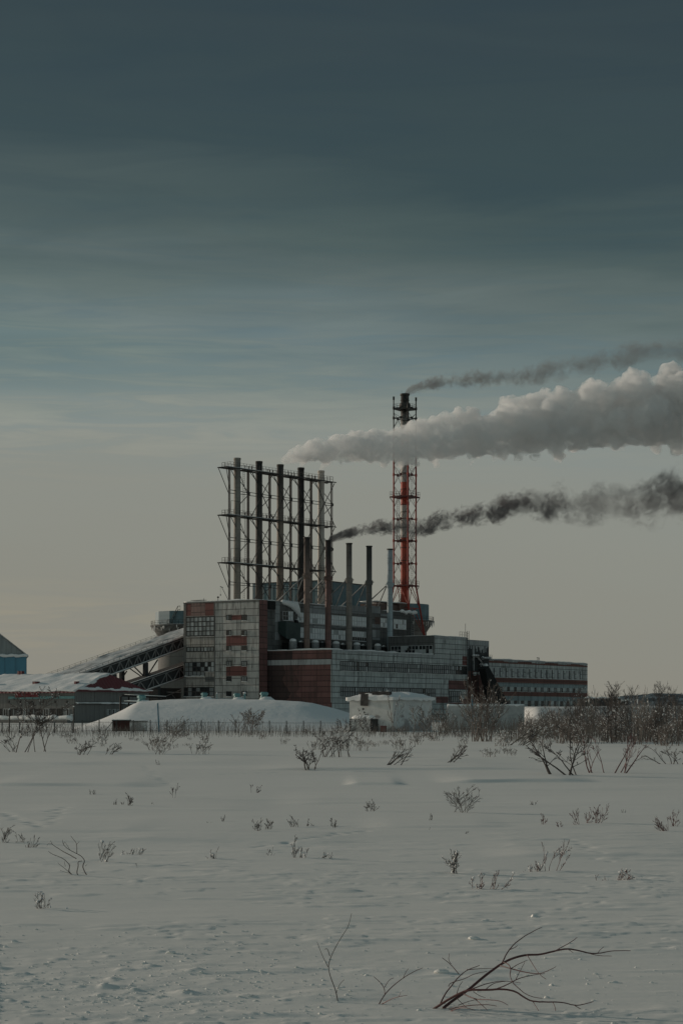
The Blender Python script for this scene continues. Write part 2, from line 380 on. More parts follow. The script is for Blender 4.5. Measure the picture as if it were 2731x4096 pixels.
# ------------------------------------------------------------------ snow field
def _h(ix, iy, seed):
    n = (ix.astype(np.int64) * 374761393 + iy.astype(np.int64) * 668265263 + seed * 1274126177) & 0x7fffffff
    n = ((n ^ (n >> 13)) * 1274126177) & 0x7fffffff
    return ((n ^ (n >> 16)) & 0xffff) / 65535.0
def vnoise(x, y, seed=0):
    xi = np.floor(x); yi = np.floor(y); fx = x - xi; fy = y - yi
    fx = fx * fx * (3 - 2 * fx); fy = fy * fy * (3 - 2 * fy)
    a = _h(xi, yi, seed); b = _h(xi + 1, yi, seed); c = _h(xi, yi + 1, seed); d = _h(xi + 1, yi + 1, seed)
    return (a * (1 - fx) + b * fx) * (1 - fy) + (c * (1 - fx) + d * fx) * fy - 0.5
def fbm(x, y, seed=0, oct=4, gain=0.5):
    s = 0; a = 1.0
    for k in range(oct):
        s = s + a * vnoise(x * 2 ** k + 17.3 * k, y * 2 ** k - 9.1 * k, seed + k * 31); a *= gain
    return s
DRIFTS = [  # a soft scarp: y at x = 0, slope dy/dx, x range, height, decay length beyond
    (18.4, -0.75, -6, 8, 0.050, 2.4), (24.5, -0.25, -3.5, 0.4, 0.045, 2.0), (28.0, 0.05, 0.2, 2.6, 0.04, 2.0),
    (43.0, -0.12, -9, -4, 0.11, 4.0), (44.5, 0.0, 0.0, 1.6, 0.10, 3.0), (46.0, 0.10, 2.2, 6.5, 0.13, 4.0), (22.0, 0.1, 1.6, 4.6, 0.05, 2.0),
    (33.0, -0.1, -6, -1.0, 0.04, 3.0), (36.0, 0.0, -1.5, 3, 0.05, 3.0), (55.0, 0.0, -3, 6, 0.12, 5.0), (66.0, -0.1, 1, 14, 0.14, 6.0),
    (62.0, 0.1, -14, -2, 0.13, 6.0), (14.5, -0.3, 0.5, 3, 0.022, 1.0), (13.2, -0.2, -3, -0.6, 0.02, 0.8), (80.0, 0.0, -16, 4, 0.16, 8.0), (26.5, -0.1, -5, -2.6, 0.04, 1.8)]
def sstep(t): t = np.clip(t, 0, 1); return t * t * (3 - 2 * t)
def ground_h(x, y):
    x = np.asarray(x, float); y = np.asarray(y, float)
    ay = np.maximum(y, 0)
    fade = sstep((ay - 8) / 40)
    h = 0.10 * fade * fbm(x / 26, y / 18, 3, 2) + 0.034 * sstep(ay / 20) * fbm(x / 6.5, y / 2.4, 11, 3)
    h = h + 0.0065 * fbm(x / 1.5, y / 0.40, 21, 4, 0.55)                        # wind ripples along x
    h = h - 0.36 * sstep((ay - 55) / 125)                                       # the field falls away gently towards the works
    rough = sstep((17 - ay) / 6) * (0.35 + 0.65 * sstep((1.4 - x) / 2.0)) * sstep(vnoise(x / 1.7, y / 1.3, 77) + 0.75)
    r = fbm(x / 0.16, y / 0.13, 41, 3, 0.55)
    h = h + rough * (0.007 * r + 0.045 * np.maximum(r - 0.40, 0))
    crust = np.maximum(fbm(x / 0.8, y / 0.33, 53, 3) - 0.22, 0)                # broken wind crust
    h = h + 0.045 * np.minimum(crust, 0.25) * sstep((34 - ay) / 14)
    plate = fbm(x / 0.36, y / 0.13, 57, 3, 0.5)
    h = h + 0.007 * sstep((plate - 0.16) / 0.07) * sstep((30 - ay) / 12) * sstep((vnoise(x / 2.6, y / 1.6, 63) + 0.30) / 0.3)
    for y0, s, xa, xb, hh, dec in DRIFTS:
        yl = y0 + s * x + 0.35 * vnoise(x / 1.5, x * 0 + y0, 91)
        d = y - yl
        e = sstep((x - xa) / (0.25 * (xb - xa))) * sstep((xb - x) / (0.25 * (xb - xa)))
        h = h + (0.62 if y0 > 21 else 0.35) * hh * e * np.where(d > 0, np.exp(-np.maximum(d, 0) / dec), sstep((d + 0.35 + 0.004 * y0) / (0.35 + 0.004 * y0)))
    return h
def gz(x, y): return float(ground_h(np.array([x]), np.array([y]))[0])
def base(px, py):
    """Ground point seen at a pixel: marches along the sight line to the snow."""
    dz = (HY - py) / F; dx = (px - CX) / F
    y = min(CZ / max(-dz, 1e-4), 400)
    for _ in range(4):
        y = (gz(dx * y, y) - CZ) / dz
    return Vector((dx * y, y, gz(dx * y, y)))
TRACKS = [((575, 3065), (665, 3140), 14), ((0, 3245), (175, 3310), 16), ((175, 3310), (235, 3225), 12), ((1020, 3390), (1480, 3322), 15),
          ((2290, 3360), (2440, 3455), 10), ((2150, 3650), (2400, 3600), 12), ((600, 3740), (860, 3730), 9), ((900, 3098), (1130, 3090), 9)]
def build_snow():
    ys = np.concatenate([[-400, -120, -40, -12, -3, 2, 5], np.exp(np.linspace(math.log(8.5), math.log(60), 820)),
                         np.exp(np.linspace(math.log(60.8), math.log(420), 150)), np.exp(np.linspace(math.log(440), math.log(7000), 24))])
    si = np.linspace(-0.32, 0.32, 460); so = np.linspace(0, 1, 16)[1:]
    ye = np.maximum(ys, 6)[:, None]
    inner = si[None, :] * ye
    edge = 0.32 * ye
    outr = edge + (7000 - edge) * so[None, :] ** 3
    X = np.concatenate([-outr[:, ::-1], inner, outr], axis=1); Y = np.repeat(ys[:, None], X.shape[1], 1)
    Z = ground_h(X, Y)
    rr = random.Random(5)
    for a, b, n in TRACKS:
        A, B = base(*a), base(*b)
        for k in range(n):
            t = (k + rr.uniform(-0.2, 0.2)) / n; P = A.lerp(B, t)
            x0, y0 = P.x + rr.uniform(-0.10, 0.10), P.y + rr.uniform(-0.2, 0.2)
            f_ = min(1.0, y0/34.0)**1.4
            i0, i1 = np.searchsorted(ys, y0 - 1.0), np.searchsorted(ys, y0 + 1.0)
            s = slice(i0, i1)
            d2 = ((X[s] - x0) / (0.09*f_)) ** 2 + ((Y[s] - y0) / (0.12*f_)) ** 2
            Z[s] -= 0.022 * f_ * np.exp(-d2)
    ny, nx = X.shape
    co = np.stack([X, Y, Z], -1).reshape(-1, 3)
    idx = np.arange(ny * nx).reshape(ny, nx)
    q = np.stack([idx[:-1, :-1], idx[:-1, 1:], idx[1:, 1:], idx[1:, :-1]], -1).reshape(-1, 4)
    me = bpy.data.meshes.new('snow_field')
    me.vertices.add(len(co)); me.vertices.foreach_set('co', co.ravel())
    me.loops.add(q.size); me.loops.foreach_set('vertex_index', q.ravel())
    me.polygons.add(len(q)); me.polygons.foreach_set('loop_start', np.arange(0, q.size, 4)); me.polygons.foreach_set('loop_total', np.full(len(q), 4))
    me.polygons.foreach_set('use_smooth', np.ones(len(q), bool))
    me.materials.append(M['snow_ground']); me.update(calc_edges=True); me.validate()
    o = bpy.data.objects.new('snow_ground', me); C.objects.link(o); o['kind'] = 'structure'
build_snow()
# ------------------------------------------------------------------ the works: every block stands square to one plan grid
RZ = math.radians(57)
VX, VY = math.cos(RZ), math.sin(RZ)      # local +x: along the walls that run away to the right
UX, UY = -math.sin(RZ), math.cos(RZ)     # local +y: along the walls that run away to the left
def hit(ox, oy, dx, dy, px):
    k = (px - CX) / F
    return (k * oy - ox) / (dx - k * dy)
class Block:
    def __init__(s, name, label, cat, ox, oy, group=None):
        s.ox, s.oy = ox, oy
        s.root = thing(name, label, cat, (ox, oy, 0), RZ, group)
    def sr(s, px, y=0.0):        # along the right-running wall at local y
        return hit(s.ox + UX * y, s.oy + UY * y, VX, VY, px)
    def sl(s, px, x=0.0):        # along the left-running wall at local x
        return hit(s.ox + VX * x, s.oy + VY * x, UX, UY, px)
    def zr(s, px, py, y=0.0): return px2z(py, s.oy + UY * y + VY * s.sr(px, y))
    def zl(s, px, py, x=0.0): return px2z(py, s.oy + VX * 0 + VY * x + UY * s.sl(px, x))
def pbox(mb, face, plane, s0, s1, z0, z1, o0, o1, mi=0):
    """A box on a wall: s along it, o outwards from it."""
    if face == 'r': mb.box(s0, s1, plane - o1, plane - o0, z0, z1, mi)
    else: mb.box(plane - o1, plane - o0, s0, s1, z0, z1, mi)
def walls(mb, x0, x1, y0, y1, z0, z1, mr, ml, mt):
    v = [(x0,y0,z0),(x1,y0,z0),(x1,y1,z0),(x0,y1,z0),(x0,y0,z1),(x1,y0,z1),(x1,y1,z1),(x0,y1,z1)]
    for f, m in (((4,5,6,7), mt), ((0,1,5,4), mr), ((1,2,6,5), ml), ((2,3,7,6), mr), ((3,0,4,7), ml), ((3,2,1,0), mt)): mb.add(v, [f], m)
WR = random.Random(31)
def window(parent, face, plane, s0, s1, z0, z1, nx, nz, frame='frame_dark', panes=(('glass_grey', 1),), bar=0.09, ledge=0.0, name='window', out=0.0, edge=None):
    s0, s1 = min(s0, s1), max(s0, s1)
    names = [p for p, _ in panes]; mats = [M[frame]] + [M[p] for p in names]
    mb = MB(); ds = (s1 - s0) / nx; dz = (z1 - z0) / nz; ed = edge or bar
    for i in range(nx):
        for j in range(nz):
            k = WR.choices(range(len(panes)), [w for _, w in panes])[0] + 1
            pbox(mb, face, plane, s0 + i*ds + bar*.5, s0 + (i+1)*ds - bar*.5, z0 + j*dz + bar*.5, z0 + (j+1)*dz - bar*.5, out + 0.02, out + 0.05 + WR.uniform(0, .01), k)
    for i in range(nx + 1):
        w = ed if i in (0, nx) else bar
        pbox(mb, face, plane, s0 + i*ds - w/2, s0 + i*ds + w/2, z0 - ed/2, z1 + ed/2, out, out + 0.11, 0)
    for j in range(nz + 1):
        w = ed if j in (0, nz) else bar
        for i in range(nx):
            pbox(mb, face, plane, s0 + i*ds + bar/2 + .003, s0 + (i+1)*ds - bar/2 - .003, z0 + j*dz - w/2, z0 + j*dz + w/2, out, out + 0.10, 0)
    w = mb.build(name, mats, parent)
    if ledge:
        lb = MB(); n = max(2, int((s1 - s0) / 0.5)); st = (s1 - s0) / n
        for i in range(n):
            pbox(lb, face, plane, s0 + i*st, s0 + (i+1)*st, z0 - ed/2 - 0.10, z0 - ed/2 - 0.10 + ledge * WR.uniform(.5, 1.15), 0.0, 0.22 + WR.uniform(0, .06), 0)
        lb.build('snow_ledge', M['snow'], w)
    return w
def snow_slab(parent, x0, x1, y0, y1, z, h, seed=1, step=1.0, over=0.12, name='roof_snow'):
    nx = max(2, int((x1 - x0 + 2*over) / step)); ny = max(2, int((y1 - y0 + 2*over) / step))
    xs = np.linspace(x0 - over, x1 + over, nx + 1); ys = np.linspace(y0 - over, y1 + over, ny + 1)
    X, Y = np.meshgrid(xs, ys, indexing='ij')
    H = z + h * np.clip(0.75 + 1.1 * fbm(X / 3.1 + seed * 7, Y / 3.1, seed, 3), 0.12, 1.6)
    X = X + np.where((X > x0) & (X < x1), 0, 0.18 * vnoise(Y * 1.3, X, seed)); Y = Y + np.where((Y > y0) & (Y < y1), 0, 0.18 * vnoise(X * 1.3, Y, seed + 3))
    mb = MB(); n = (nx + 1) * (ny + 1)
    top = np.stack([X, Y, H], -1).reshape(-1, 3); bot = np.stack([X, Y, np.full_like(X, z + 0.01)], -1).reshape(-1, 3)
    fs = []; I = lambda i, j: i * (ny + 1) + j
    for i in range(nx):
        for j in range(ny):
            fs.append((I(i, j), I(i+1, j), I(i+1, j+1), I(i, j+1)))
            fs.append((n + I(i, j+1), n + I(i+1, j+1), n + I(i+1, j), n + I(i, j)))
    for i in range(nx):
        fs.append((I(i, 0), n + I(i, 0), n + I(i+1, 0), I(i+1, 0))); fs.append((I(i+1, ny), n + I(i+1, ny), n + I(i, ny), I(i, ny)))
    for j in range(ny):
        fs.append((I(0, j+1), n + I(0, j+1), n + I(0, j), I(0, j))); fs.append((I(nx, j), n + I(nx, j), n + I(nx, j+1), I(nx, j+1)))
    mb.add([tuple(v) for v in np.concatenate([top, bot])], fs)
    return mb.build(name, M['snow'], parent, True)
def railing(mb, pts, h=1.1, step=1.3, r=0.03, rp=0.035, mi=0):
    for a, b in zip(pts[:-1], pts[1:]):
        a, b = Vector(a), Vector(b); n = max(1, int((b - a).length / step))
        for k in range(n + 1):
            p = a.lerp(b, k / n); mb.beam(p, p + Vector((0, 0, h)), rp, mi)
        for f in (0.5, 1.0): mb.beam(a + Vector((0, 0, h*f)), b + Vector((0, 0, h*f)), r, mi)
def ladder(mb, p, h, w=0.45, r=0.03, d=(1, 0, 0), step=0.45, mi=0):
    p = Vector(p); d = Vector(d).normalized() * w / 2
    for s in (-1, 1): mb.beam(p + d*s, p + d*s + Vector((0, 0, h)), r, mi)
    for k in range(int(h / step)): mb.beam(p - d + Vector((0, 0, (k+.5)*step)), p + d + Vector((0, 0, (k+.5)*step)), r * .8, mi)

# ---- turbine hall: the long low block whose nearest corner faces us
C0 = (-2.2, 430.0)
hall = Block('turbine_hall', 'long grey panel hall with red end wall and two bands of small panes', 'factory hall', *C0)
HL, HW, HH = 63.7, 19.9, 16.1; XR = 46.6
mb = MB(); walls(mb, 0, HL, 0, HW, -1, HH, 0, 1, 2)
A = [M['panel_grey'], M['panel_red'], M['tar'], M['panel_white'], M['panel_red_bright'], M['panel_blue_grey'], M['panel_red_dark'], M['panel_red_dim']]
pbox(mb, 'l', 0, 0.3, HW + .2, 12.75, 13.95, 0, .03, 3)           # pale band round the red end wall
for k in range(65):                                               # two darker red tones with ragged edges over the far half of the red wall
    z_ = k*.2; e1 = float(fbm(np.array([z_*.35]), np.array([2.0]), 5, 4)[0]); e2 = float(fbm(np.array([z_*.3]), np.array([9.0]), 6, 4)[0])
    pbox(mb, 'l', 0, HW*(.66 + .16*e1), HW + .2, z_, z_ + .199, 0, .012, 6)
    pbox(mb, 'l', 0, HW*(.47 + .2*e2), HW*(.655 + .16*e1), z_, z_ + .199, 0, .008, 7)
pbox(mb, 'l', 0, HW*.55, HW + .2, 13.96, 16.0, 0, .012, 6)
pbox(mb, 'l', 0, 0.0, 0.30, 4.0, 13.9, 0, .034, 0)
def hr(px, py): return hall.sr(px), hall.zr(px, py)
for (a, b, t, u) in ((1793, 1868, 2722, 2758), (1848, 1868, 2625, 2642), (1848, 1868, 2643, 2661), (1743, 1792, 2786, 2812), (1794, 1868, 2794, 2832)):
    pbox(mb, 'r', 0, hall.sr(a), min(hall.sr(b), HL), hall.zr((a+b)/2, u), hall.zr((a+b)/2, t), 0, .03, 4 if t < 2700 else 1)
pbox(mb, 'r', 0, 0.05, XR, HH - 0.55, HH - 0.02, 0, .05, 3)        # parapet flashing
pbox(mb, 'r', 0, 0, HL, -0.6, 1.0, 0, .25, 0)
mb.build('wall', A, hall.root)
mb = MB(); WR2 = 13.6
walls(mb, XR, HL, 0.002, WR2, HH, 20.95, 0, 2, 1)
pbox(mb, 'r', 0.002, XR, HL, 20.3, 20.97, 0, .05, 3)
mb.build('upper_storey', [M['panel_grey'], M['tar'], M['sooty_wall'], M['panel_white']], hall.root)
snow_slab(hall.root, 0.2, XR - .2, 0.2, HW - .3, HH, 0.30, 2)
snow_slab(hall.root, XR + .2, HL - .2, 0.3, WR2 - .2, 20.95, 0.18, 3)
# two bands of panes, bay by bay
PG = (('glass_grey', 20), ('glass_pale', 1.3), ('glass_dark', 1.2))
z0, z1 = 11.45, 13.55; s0 = hall.sr(1360); n = 10; st = (HL - 0.3 - s0) / n
for i in range(n): window(hall.root, 'r', 0, s0 + i*st + .1, s0 + (i+1)*st - .1, z0, z1, 6, 2, 'frame_dark', PG if i < 9 else (('glass_pale', 1), ('glass_dark', 2)), .13, 0.10)
z0, z1 = 5.45, 7.6; s1 = hall.sr(1741); n = 7; st = (s1 - s0) / n
for i in range(n): window(hall.root, 'r', 0, s0 + i*st + .1, s0 + (i+1)*st - .1, z0, z1, 6, 2, 'frame_dark', PG, .13, 0.08)
a, b = hall.sr(1795), hall.sr(1842); window(hall.root, 'r', 0, a, b, 4.4, 7.1, 6, 2, 'frame_dark', PG, .13, 0.06)
# clerestory in the side of the upper storey, looking over the lower roof
for i in range(3):
    window(hall.root, 'l', XR, 0.5 + i*4.1, 0.5 + i*4.1 + 3.9, 16.5, 18.5, 4, 2, 'frame_pale', (('glass_dark', 9), ('glass_pale', 1)), .10, 0.12)
for k in (1.9, 7.4):
    f = MB(); f.tube([(XR - .12, k, 17.6), (XR - .30, k, 17.6)], .42, 12, 0); f.build('vent_fan', M['steel_dark'], hall.root)
# antenna frame and ladder at the far end of the upper roof
mb = MB(); xx = hall.sr(1866)
ladder(mb, (xx, -0.35, 8.5), 14.2, .9, .06, (1, 0, 0), .6); mb.beam((xx - .2, .3, 21), (xx - .2, .3, 24.6), .05)
railing(mb, [(xx - 3.2, .3, 20.9), (xx + .4, .3, 20.9)], 1.5, 1.2, .04, .05); mb.build('roof_ladder', M['steel_dark'], hall.root)

# ---- stair tower at the end of the hall
stt = Block('stair_tower', 'dark clad stair tower with icy white top at the far end of the hall', 'tower block', C0[0] + VX*HL + UX*1.2, C0[1] + VY*HL + UY*1.2)
mb = MB(); TL = stt.sr(1954); walls(mb, 0.02, TL, 0, 9, -1, 20.6, 0, 0, 1)
for k in range(26):
    a = TL * k / 26; pbox(mb, 'r', 0, a, a + TL/26 - .004, 20.6 - R.uniform(1.4, 3.3) - (3.2 if k == 9 else 0), 20.55, 0, .04 + .002 * (k % 3), 2)
pbox(mb, 'r', 0, TL*.38, TL*.42, 12.6, 20, .0, .06, 2); pbox(mb, 'r', 0, .2, TL, -1, 12.5, 0, .045, 3)
mb.build('wall', [M['dark_clad'], M['tar'], M['panel_white'], M['panel_brown']], stt.root)

# ---- office block
OX = C0[0] + VX*(HL + TL); OY = C0[1] + VY*(HL + TL)
off = Block('office_block', 'three storey grey and red banded block with tall pale windows beyond the stair tower', 'office building', OX + UX*1.2, OY + UY*1.2)
OL = off.sr(2348); mb = MB(); walls(mb, 0.02, OL, 0, 14, -1, 15.9, 0, 0, 1)
def band(z0, z1, mi, o=.03): pbox(mb, 'r', 0, 0, OL, z0, z1, 0, o, mi)
band(9.75, 11.0, 2); band(6.15, 7.35, 2); band(8.65, 9.7, 3); band(4.95, 6.1, 3)
for k in range(22):          # uneven snow crust over a brown frieze
    a = OL*k/22; pbox(mb, 'r', 0, a, a + OL/22, 14.85, 15.45 + .3*math.sin(k*1.1), 0, .03 + .002*(k % 2), 2)
pbox(mb, 'r', 0, 0, OL, 15.6, 15.92, .0, .10, 4)
mb.build('wall', [M['panel_grey'], M['tar'], M['panel_brown'], M['panel_blue_grey'], M['panel_white']], off.root)
snow_slab(off.root, .3, OL - .2, .3, 13.7, 15.9, .2, 5)
for x in (278, 318, 358, 398, 438, 478, 518, 558, 595, 632, 670, 708, 747, 785, 822, 858):
    px = 1800 + x / 1.684; s = off.sr(px - 5); e = off.sr(px + 5.5)
    window(off.root, 'r', 0, s, e, 11.25, 13.6, 2, 3, 'frame_pale', (('glass_pale', 3), ('glass_grey', 1)), .10, .10)
    d = MB(); pbox(d, 'r', 0, e + .06, e + .75, 11.2, 13.6, 0, .035); d.build('dark_reveal', M['frame_dark'], off.root)  # dark strip painted in for the shade of the window reveal
for k in range(14):
    s = 2.0 + k * (OL - 4) / 14
    window(off.root, 'r', 0, s + .3, s + 1.55, 7.45, 8.55, 2, 1, 'frame_dark', (('glass_grey', 3), ('glass_pale', 1), ('glass_dark', 3)), .10, .08 if k % 3 else 0)
    window(off.root, 'r', 0, s + .3, s + 1.9, 3.5, 4.85, 2, 1, 'frame_dark', (('glass_grey', 1), ('glass_dark', 3)), .10)
    p = MB(); pbox(p, 'r', 0, s + 2.6, s + 2.75, 3.4, 7.4, 0, .05); p.build('drainpipe', M['frame_dark'], off.root) if k % 2 else None
mb = MB(); s = off.sr(2190); mb.beam((s, 3, 15.9), (s, 3, 17.1), .06); mb.beam((s - .9, 3, 17.1), (s + .7, 3, 17.0), .08); mb.beam((s + .6, 3, 15.9), (s + .6, 3, 17.0), .06); mb.beam((s-.9, 3, 17.1), (s - .4, 3, 15.9), .05)
mb.build('roof_frame', M['steel_dark'], off.root)

# ---- snowed-up fire escape and chute in front of the stair tower
esc = Block('fire_escape', 'zigzag steel fire escape clogged with snow on the dark stair tower', 'fire escape', stt.ox, stt.oy)
def ep(px, py, y): x = esc.sr(px, y); return Vector((x, y, px2z(py, esc.oy + UY*y + VY*x)))
def flight(parent, a, b, y, w=1.1):
    mb = MB(); A, B = ep(*a, y), ep(*b, y)
    for d in (0, w): mb.beam(A + Vector((0, -d, 0)), B + Vector((0, -d, 0)), .10); mb.beam(A + Vector((0, -d, 1.0)), B + Vector((0, -d, 1.0)), .05)
    n = int((B - A).length / .5)
    for k in range(n):
        p = A.lerp(B, (k + .5) / n); mb.box(p.x - .2, p.x + .2, p.y - w + .02, p.y - .02, p.z - .03, p.z + .03)
        if k % 3 == 0: mb.beam(p + Vector((0, 0, 0)), p + Vector((0, 0, 1.0)), .03)
    o = mb.build('stair_flight', M['steel_dark'], parent)
    mb = MB(); pts = [A.lerp(B, t/8) + Vector((R.uniform(-.1, .1), -w/2, .22 + R.uniform(-.1, .12))) for t in range(9)]
    mb.tube(pts, [R.uniform(.18, .42) for _ in pts], 7); mb.build('snow', M['snow'], o, True)
def landing(parent, px0, px1, py, y, d=1.4):
    A, B = ep(px0, py, y), ep(px1, py, y); mb = MB(); mb.box(A.x, B.x, y - d, y, A.z - .12, A.z)
    railing(mb, [(A.x, y - d, A.z), (B.x, y - d, A.z)], 1.0, .8, .035, .04); o = mb.build('landing', M['steel_dark'], parent)
    mb = MB(); pts = [A.lerp(B, t/5) + Vector((0, -d/2, .12)) for t in range(6)]; mb.tube(pts, [R.uniform(.25, .55) for _ in pts], 7); mb.build('snow', M['snow'], o, True)
landing(esc.root, 1881, 1903, 2625, -.2); flight(esc.root, (1899, 2624), (1924, 2661), -.3); landing(esc.root, 1912, 1935, 2661, -.2)
flight(esc.root, (1928, 2663), (1908, 2697), -1.6); landing(esc.root, 1886, 1911, 2697, -.3); landing(esc.root, 1922, 1953, 2634, -.2, 1.0)
mb = MB()
for px in (1884, 1910, 1934): a = ep(px, 2640, -1.4); mb.beam((a.x, -1.4, 0), (a.x, -1.4, a.z), .12)
mb.build('support_post', M['steel_dark'], esc.root)
chute = Block('inclined_chute', 'sloping black chute capped with snow running down beside the stair tower', 'chute', stt.ox, stt.oy)
A, B = ep(1926, 2664, -3.0), ep(2014, 2830, -3.0)
mb = MB()
for d in (0.0,):
    top = [A, A.lerp(B, .35), B]; w = 2.0
    v = []
    for p, t in ((A, 2.4), (A.lerp(B, .3), 4.5), (A.lerp(B, .62), 6.6), (B, 4.0)):
        v += [(p.x, -3.0, p.z), (p.x - t*.75, -3.0, p.z - t*.35), (p.x, -3.0 - w, p.z), (p.x - t*.75, -3.0 - w, p.z - t*.35)]
    fs = []
    for k in range(3):
        o = k*4; fs += [(o, o+4, o+6, o+2), (o+1, o+3, o+7, o+5), (o+2, o+6, o+7, o+3), (o, o+1, o+5, o+4)]
    fs += [(0, 2, 3, 1), (12, 13, 15, 14)]; mb.add(v, fs)
mb.build('casing', M['black_void'], chute.root)
mb = MB(); pts = [A.lerp(B, t/14) + Vector((.1 + R.uniform(-.12, .12), -1.0, .15)) for t in range(15)]
mb.tube(pts, [R.uniform(.42, .72) for _ in pts], 8); mb.build('snow_cap', M['snow'], chute.root, True)
mb = MB()
for t in (.3, .6): p = A.lerp(B, t); mb.beam((p.x - 1.8, -4, 0), (p.x - 1.8, -4, p.z - 1.5), .18)
mb.build('support_post', M['steel_dark'], chute.root)

# ---- tall panel block on the left
L0 = (-19.1, 436.0)
pb = Block('panel_block', 'tall narrow panel block with red patches and a big grid window under the tall chimneys', 'factory block', *L0)
PX, PY, PH = 3.3, 22.1, 27.95
def pl(cx, cy): px, py = 700 + cx/2.24, 2380 + cy/2.24; return pb.sl(px), pb.zl(px, py)
mb = MB(); walls(mb, 0, PX, 0, PY, -1, PH, 0, 1, 2)
A = [M['panel_red'], M['panel_warm'], M['tar'], M['panel_stained'], M['panel_red_bright'], M['panel_bleached'], M['old_concrete'], M['sooty_wall']]
sdiv = pl(357, 400)[0]
pbox(mb, 'l', 0, sdiv, PY - .05, 0, PH - .05, 0, .03, 3)                       # left bay, stained
pbox(mb, 'l', 0, sdiv - .12, sdiv + .18, 0, PH - .1, .0, .09, 6)               # pilaster
pbox(mb, 'l', 0, PY - .75, PY - .02, 0, PH - .1, .0, .07, 6)
def patch(cx0, cx1, cy0, cy1, mi, o=.05):
    c = (cx0 + cx1)/2; pbox(mb, 'l', 0, pl(cx1, cy0)[0], pl(cx0, cy0)[0], pl(c, cy1)[1], pl(c, cy0)[1], 0, o, mi)
patch(90, 145, 68, 187, 4); patch(146, 271, 66, 187, 5); patch(272, 356, 62, 185, 4)
patch(511, 598, 180, 223, 4); patch(461, 645, 363, 453, 4); patch(460, 645, 637, 724, 4); patch(271, 352, 733, 777, 7)
pbox(mb, 'l', 0, -.05, PY + .05, PH - .25, PH + .02, .0, .12, 6)
mb.build('wall', A, pb.root)
snow_slab(pb.root, .2, PX, .2, PY - .2, PH, .16, 6)
def pwin(cx0, cx1, cy0, cy1, nx, nz, panes, ledge=0, frame='frame_dark', bar=.10, edge=None):
    c = (cx0 + cx1)/2; window(pb.root, 'l', 0, pl(cx1, cy0)[0], pl(cx0, cy0)[0], pl(c, cy1)[1], pl(c, cy0)[1], nx, nz, frame, panes, bar, ledge, out=.03, edge=edge)
PW = (('glass_grey', 6), ('glass_pale', 2), ('glass_dark', 1))
pwin(105, 355, 197, 366, 7, 4, (('glass_grey', 4), ('glass_pale', 7)), .08, bar=.22, edge=.25)
pwin(110, 232, 468, 506, 4, 1, PW, 0, bar=.2); pwin(234, 350, 466, 505, 4, 1, PW, 0, bar=.2)
pwin(92, 268, 604, 724, 5, 3, (('glass_grey', 7), ('glass_dark', 1)), .2, bar=.16); pwin(270, 354, 600, 684, 3, 2, (('glass_dark', 4), ('glass_pale', 2)), .12, bar=.12)
pwin(84, 266, 828, 906, 5, 2, (('glass_dark', 3), ('glass_grey', 1)), .15, bar=.16); pwin(268, 350, 828, 904, 2, 2, (('glass_dark', 5), ('glass_grey', 1)), .1, bar=.16)
for y0, y1 in ((180, 224), (319, 360), (458, 497), (594, 633), (731, 770), (866, 905)):
    for x0, x1 in ((464, 506), (601, 644)):
        pwin(x0, x1, y0, y1, 2, 1, (('glass_grey', 2), ('glass_dark', 2)), .12, bar=.08, edge=.14)
mb = MB(); y = pl(375, 50)[0]; mb.beam((.5, y, PH), (.5, y, PH + .8), .06); mb.lathe(.5, y, [(.2, PH + .8), (.28, PH + 1.0), (.12, PH + 1.2)], 8); mb.build('roof_lamp', M['steel_dark'], pb.root)
mb = MB(); y = pl(170, 50)[0]; mb.box(.3, 2.0, y - 2.6, y + 2.4, PH, PH + .25); mb.beam((.4, y - 2.7, PH), (.4, y - 2.7, PH + .9), .06); mb.box(.3, 1.6, y - 2.7, y + 1.2, PH + .45, PH + .53); mb.build('roof_deck', M['steel_grey'], pb.root)

# ---- boiler house with its iced-up window wall
B0 = (-19.57, 440.2)
bh = Block('boiler_house', 'soot stained boiler house with rows of frosted windows behind the short chimneys', 'boiler house', *B0)
BL, BW, BH = 71.0, 21.4, 28.2
mb = MB(); walls(mb, 0, BL, 0.01, BW, -1, BH, 0, 0, 1)
def br_(px, py): return bh.sr(px), bh.zr(px, py)
def bpatch(p0, p1, y0, y1, mi, o=.04):
    c = (p0 + p1)/2; pbox(mb, 'r', 0.01, bh.sr(p0), bh.sr(p1), bh.zr(c, y1), bh.zr(c, y0), 0, o, mi)
for p0, p1 in ((1239, 1300), (1325, 1382), (1406, 1466), (1487, 1520)):
    bpatch(p0, p1, 2424, 2455, 2); bpatch(p0, p1, 2497, 2511, 2, .05)
bpatch(1522, 1548, 2455, 2465, 2); bpatch(1488, 1519, 2520, 2560, 2); bpatch(1499, 1520, 2468, 2505, 3)
bpatch(1100, 1119, 2408, 2560, 2); bpatch(1071, 1098, 2404, 2437, 4, .35)  # the proud black box stands in for the shade of a recess
mb.build('wall', [M['sooty_wall'], M['tar'], M['icy_wall'], M['brick_brown'], M['black_void']], bh.root)
snow_slab(bh.root, .3, BL - .3, .3, BW - .3, BH, .28, 8)
FR = (('glass_frost', 8), ('glass_pale', 1), ('glass_dark', .5))
def bwin(p0, p1, y0, y1, nx, nz, panes=FR, frame='frame_pale', ledge=.12):
    window(bh.root, 'r', 0.01, bh.sr(p0), bh.sr(p1), bh.zr(p0, y1), bh.zr(p0, y0), nx, nz, frame, panes, .10, ledge)
bwin(1131, 1152, 2445, 2480, 2, 2, (('glass_dark', 1),)); bwin(1153, 1171, 2445, 2481, 2, 2, (('glass_frost', 1),))
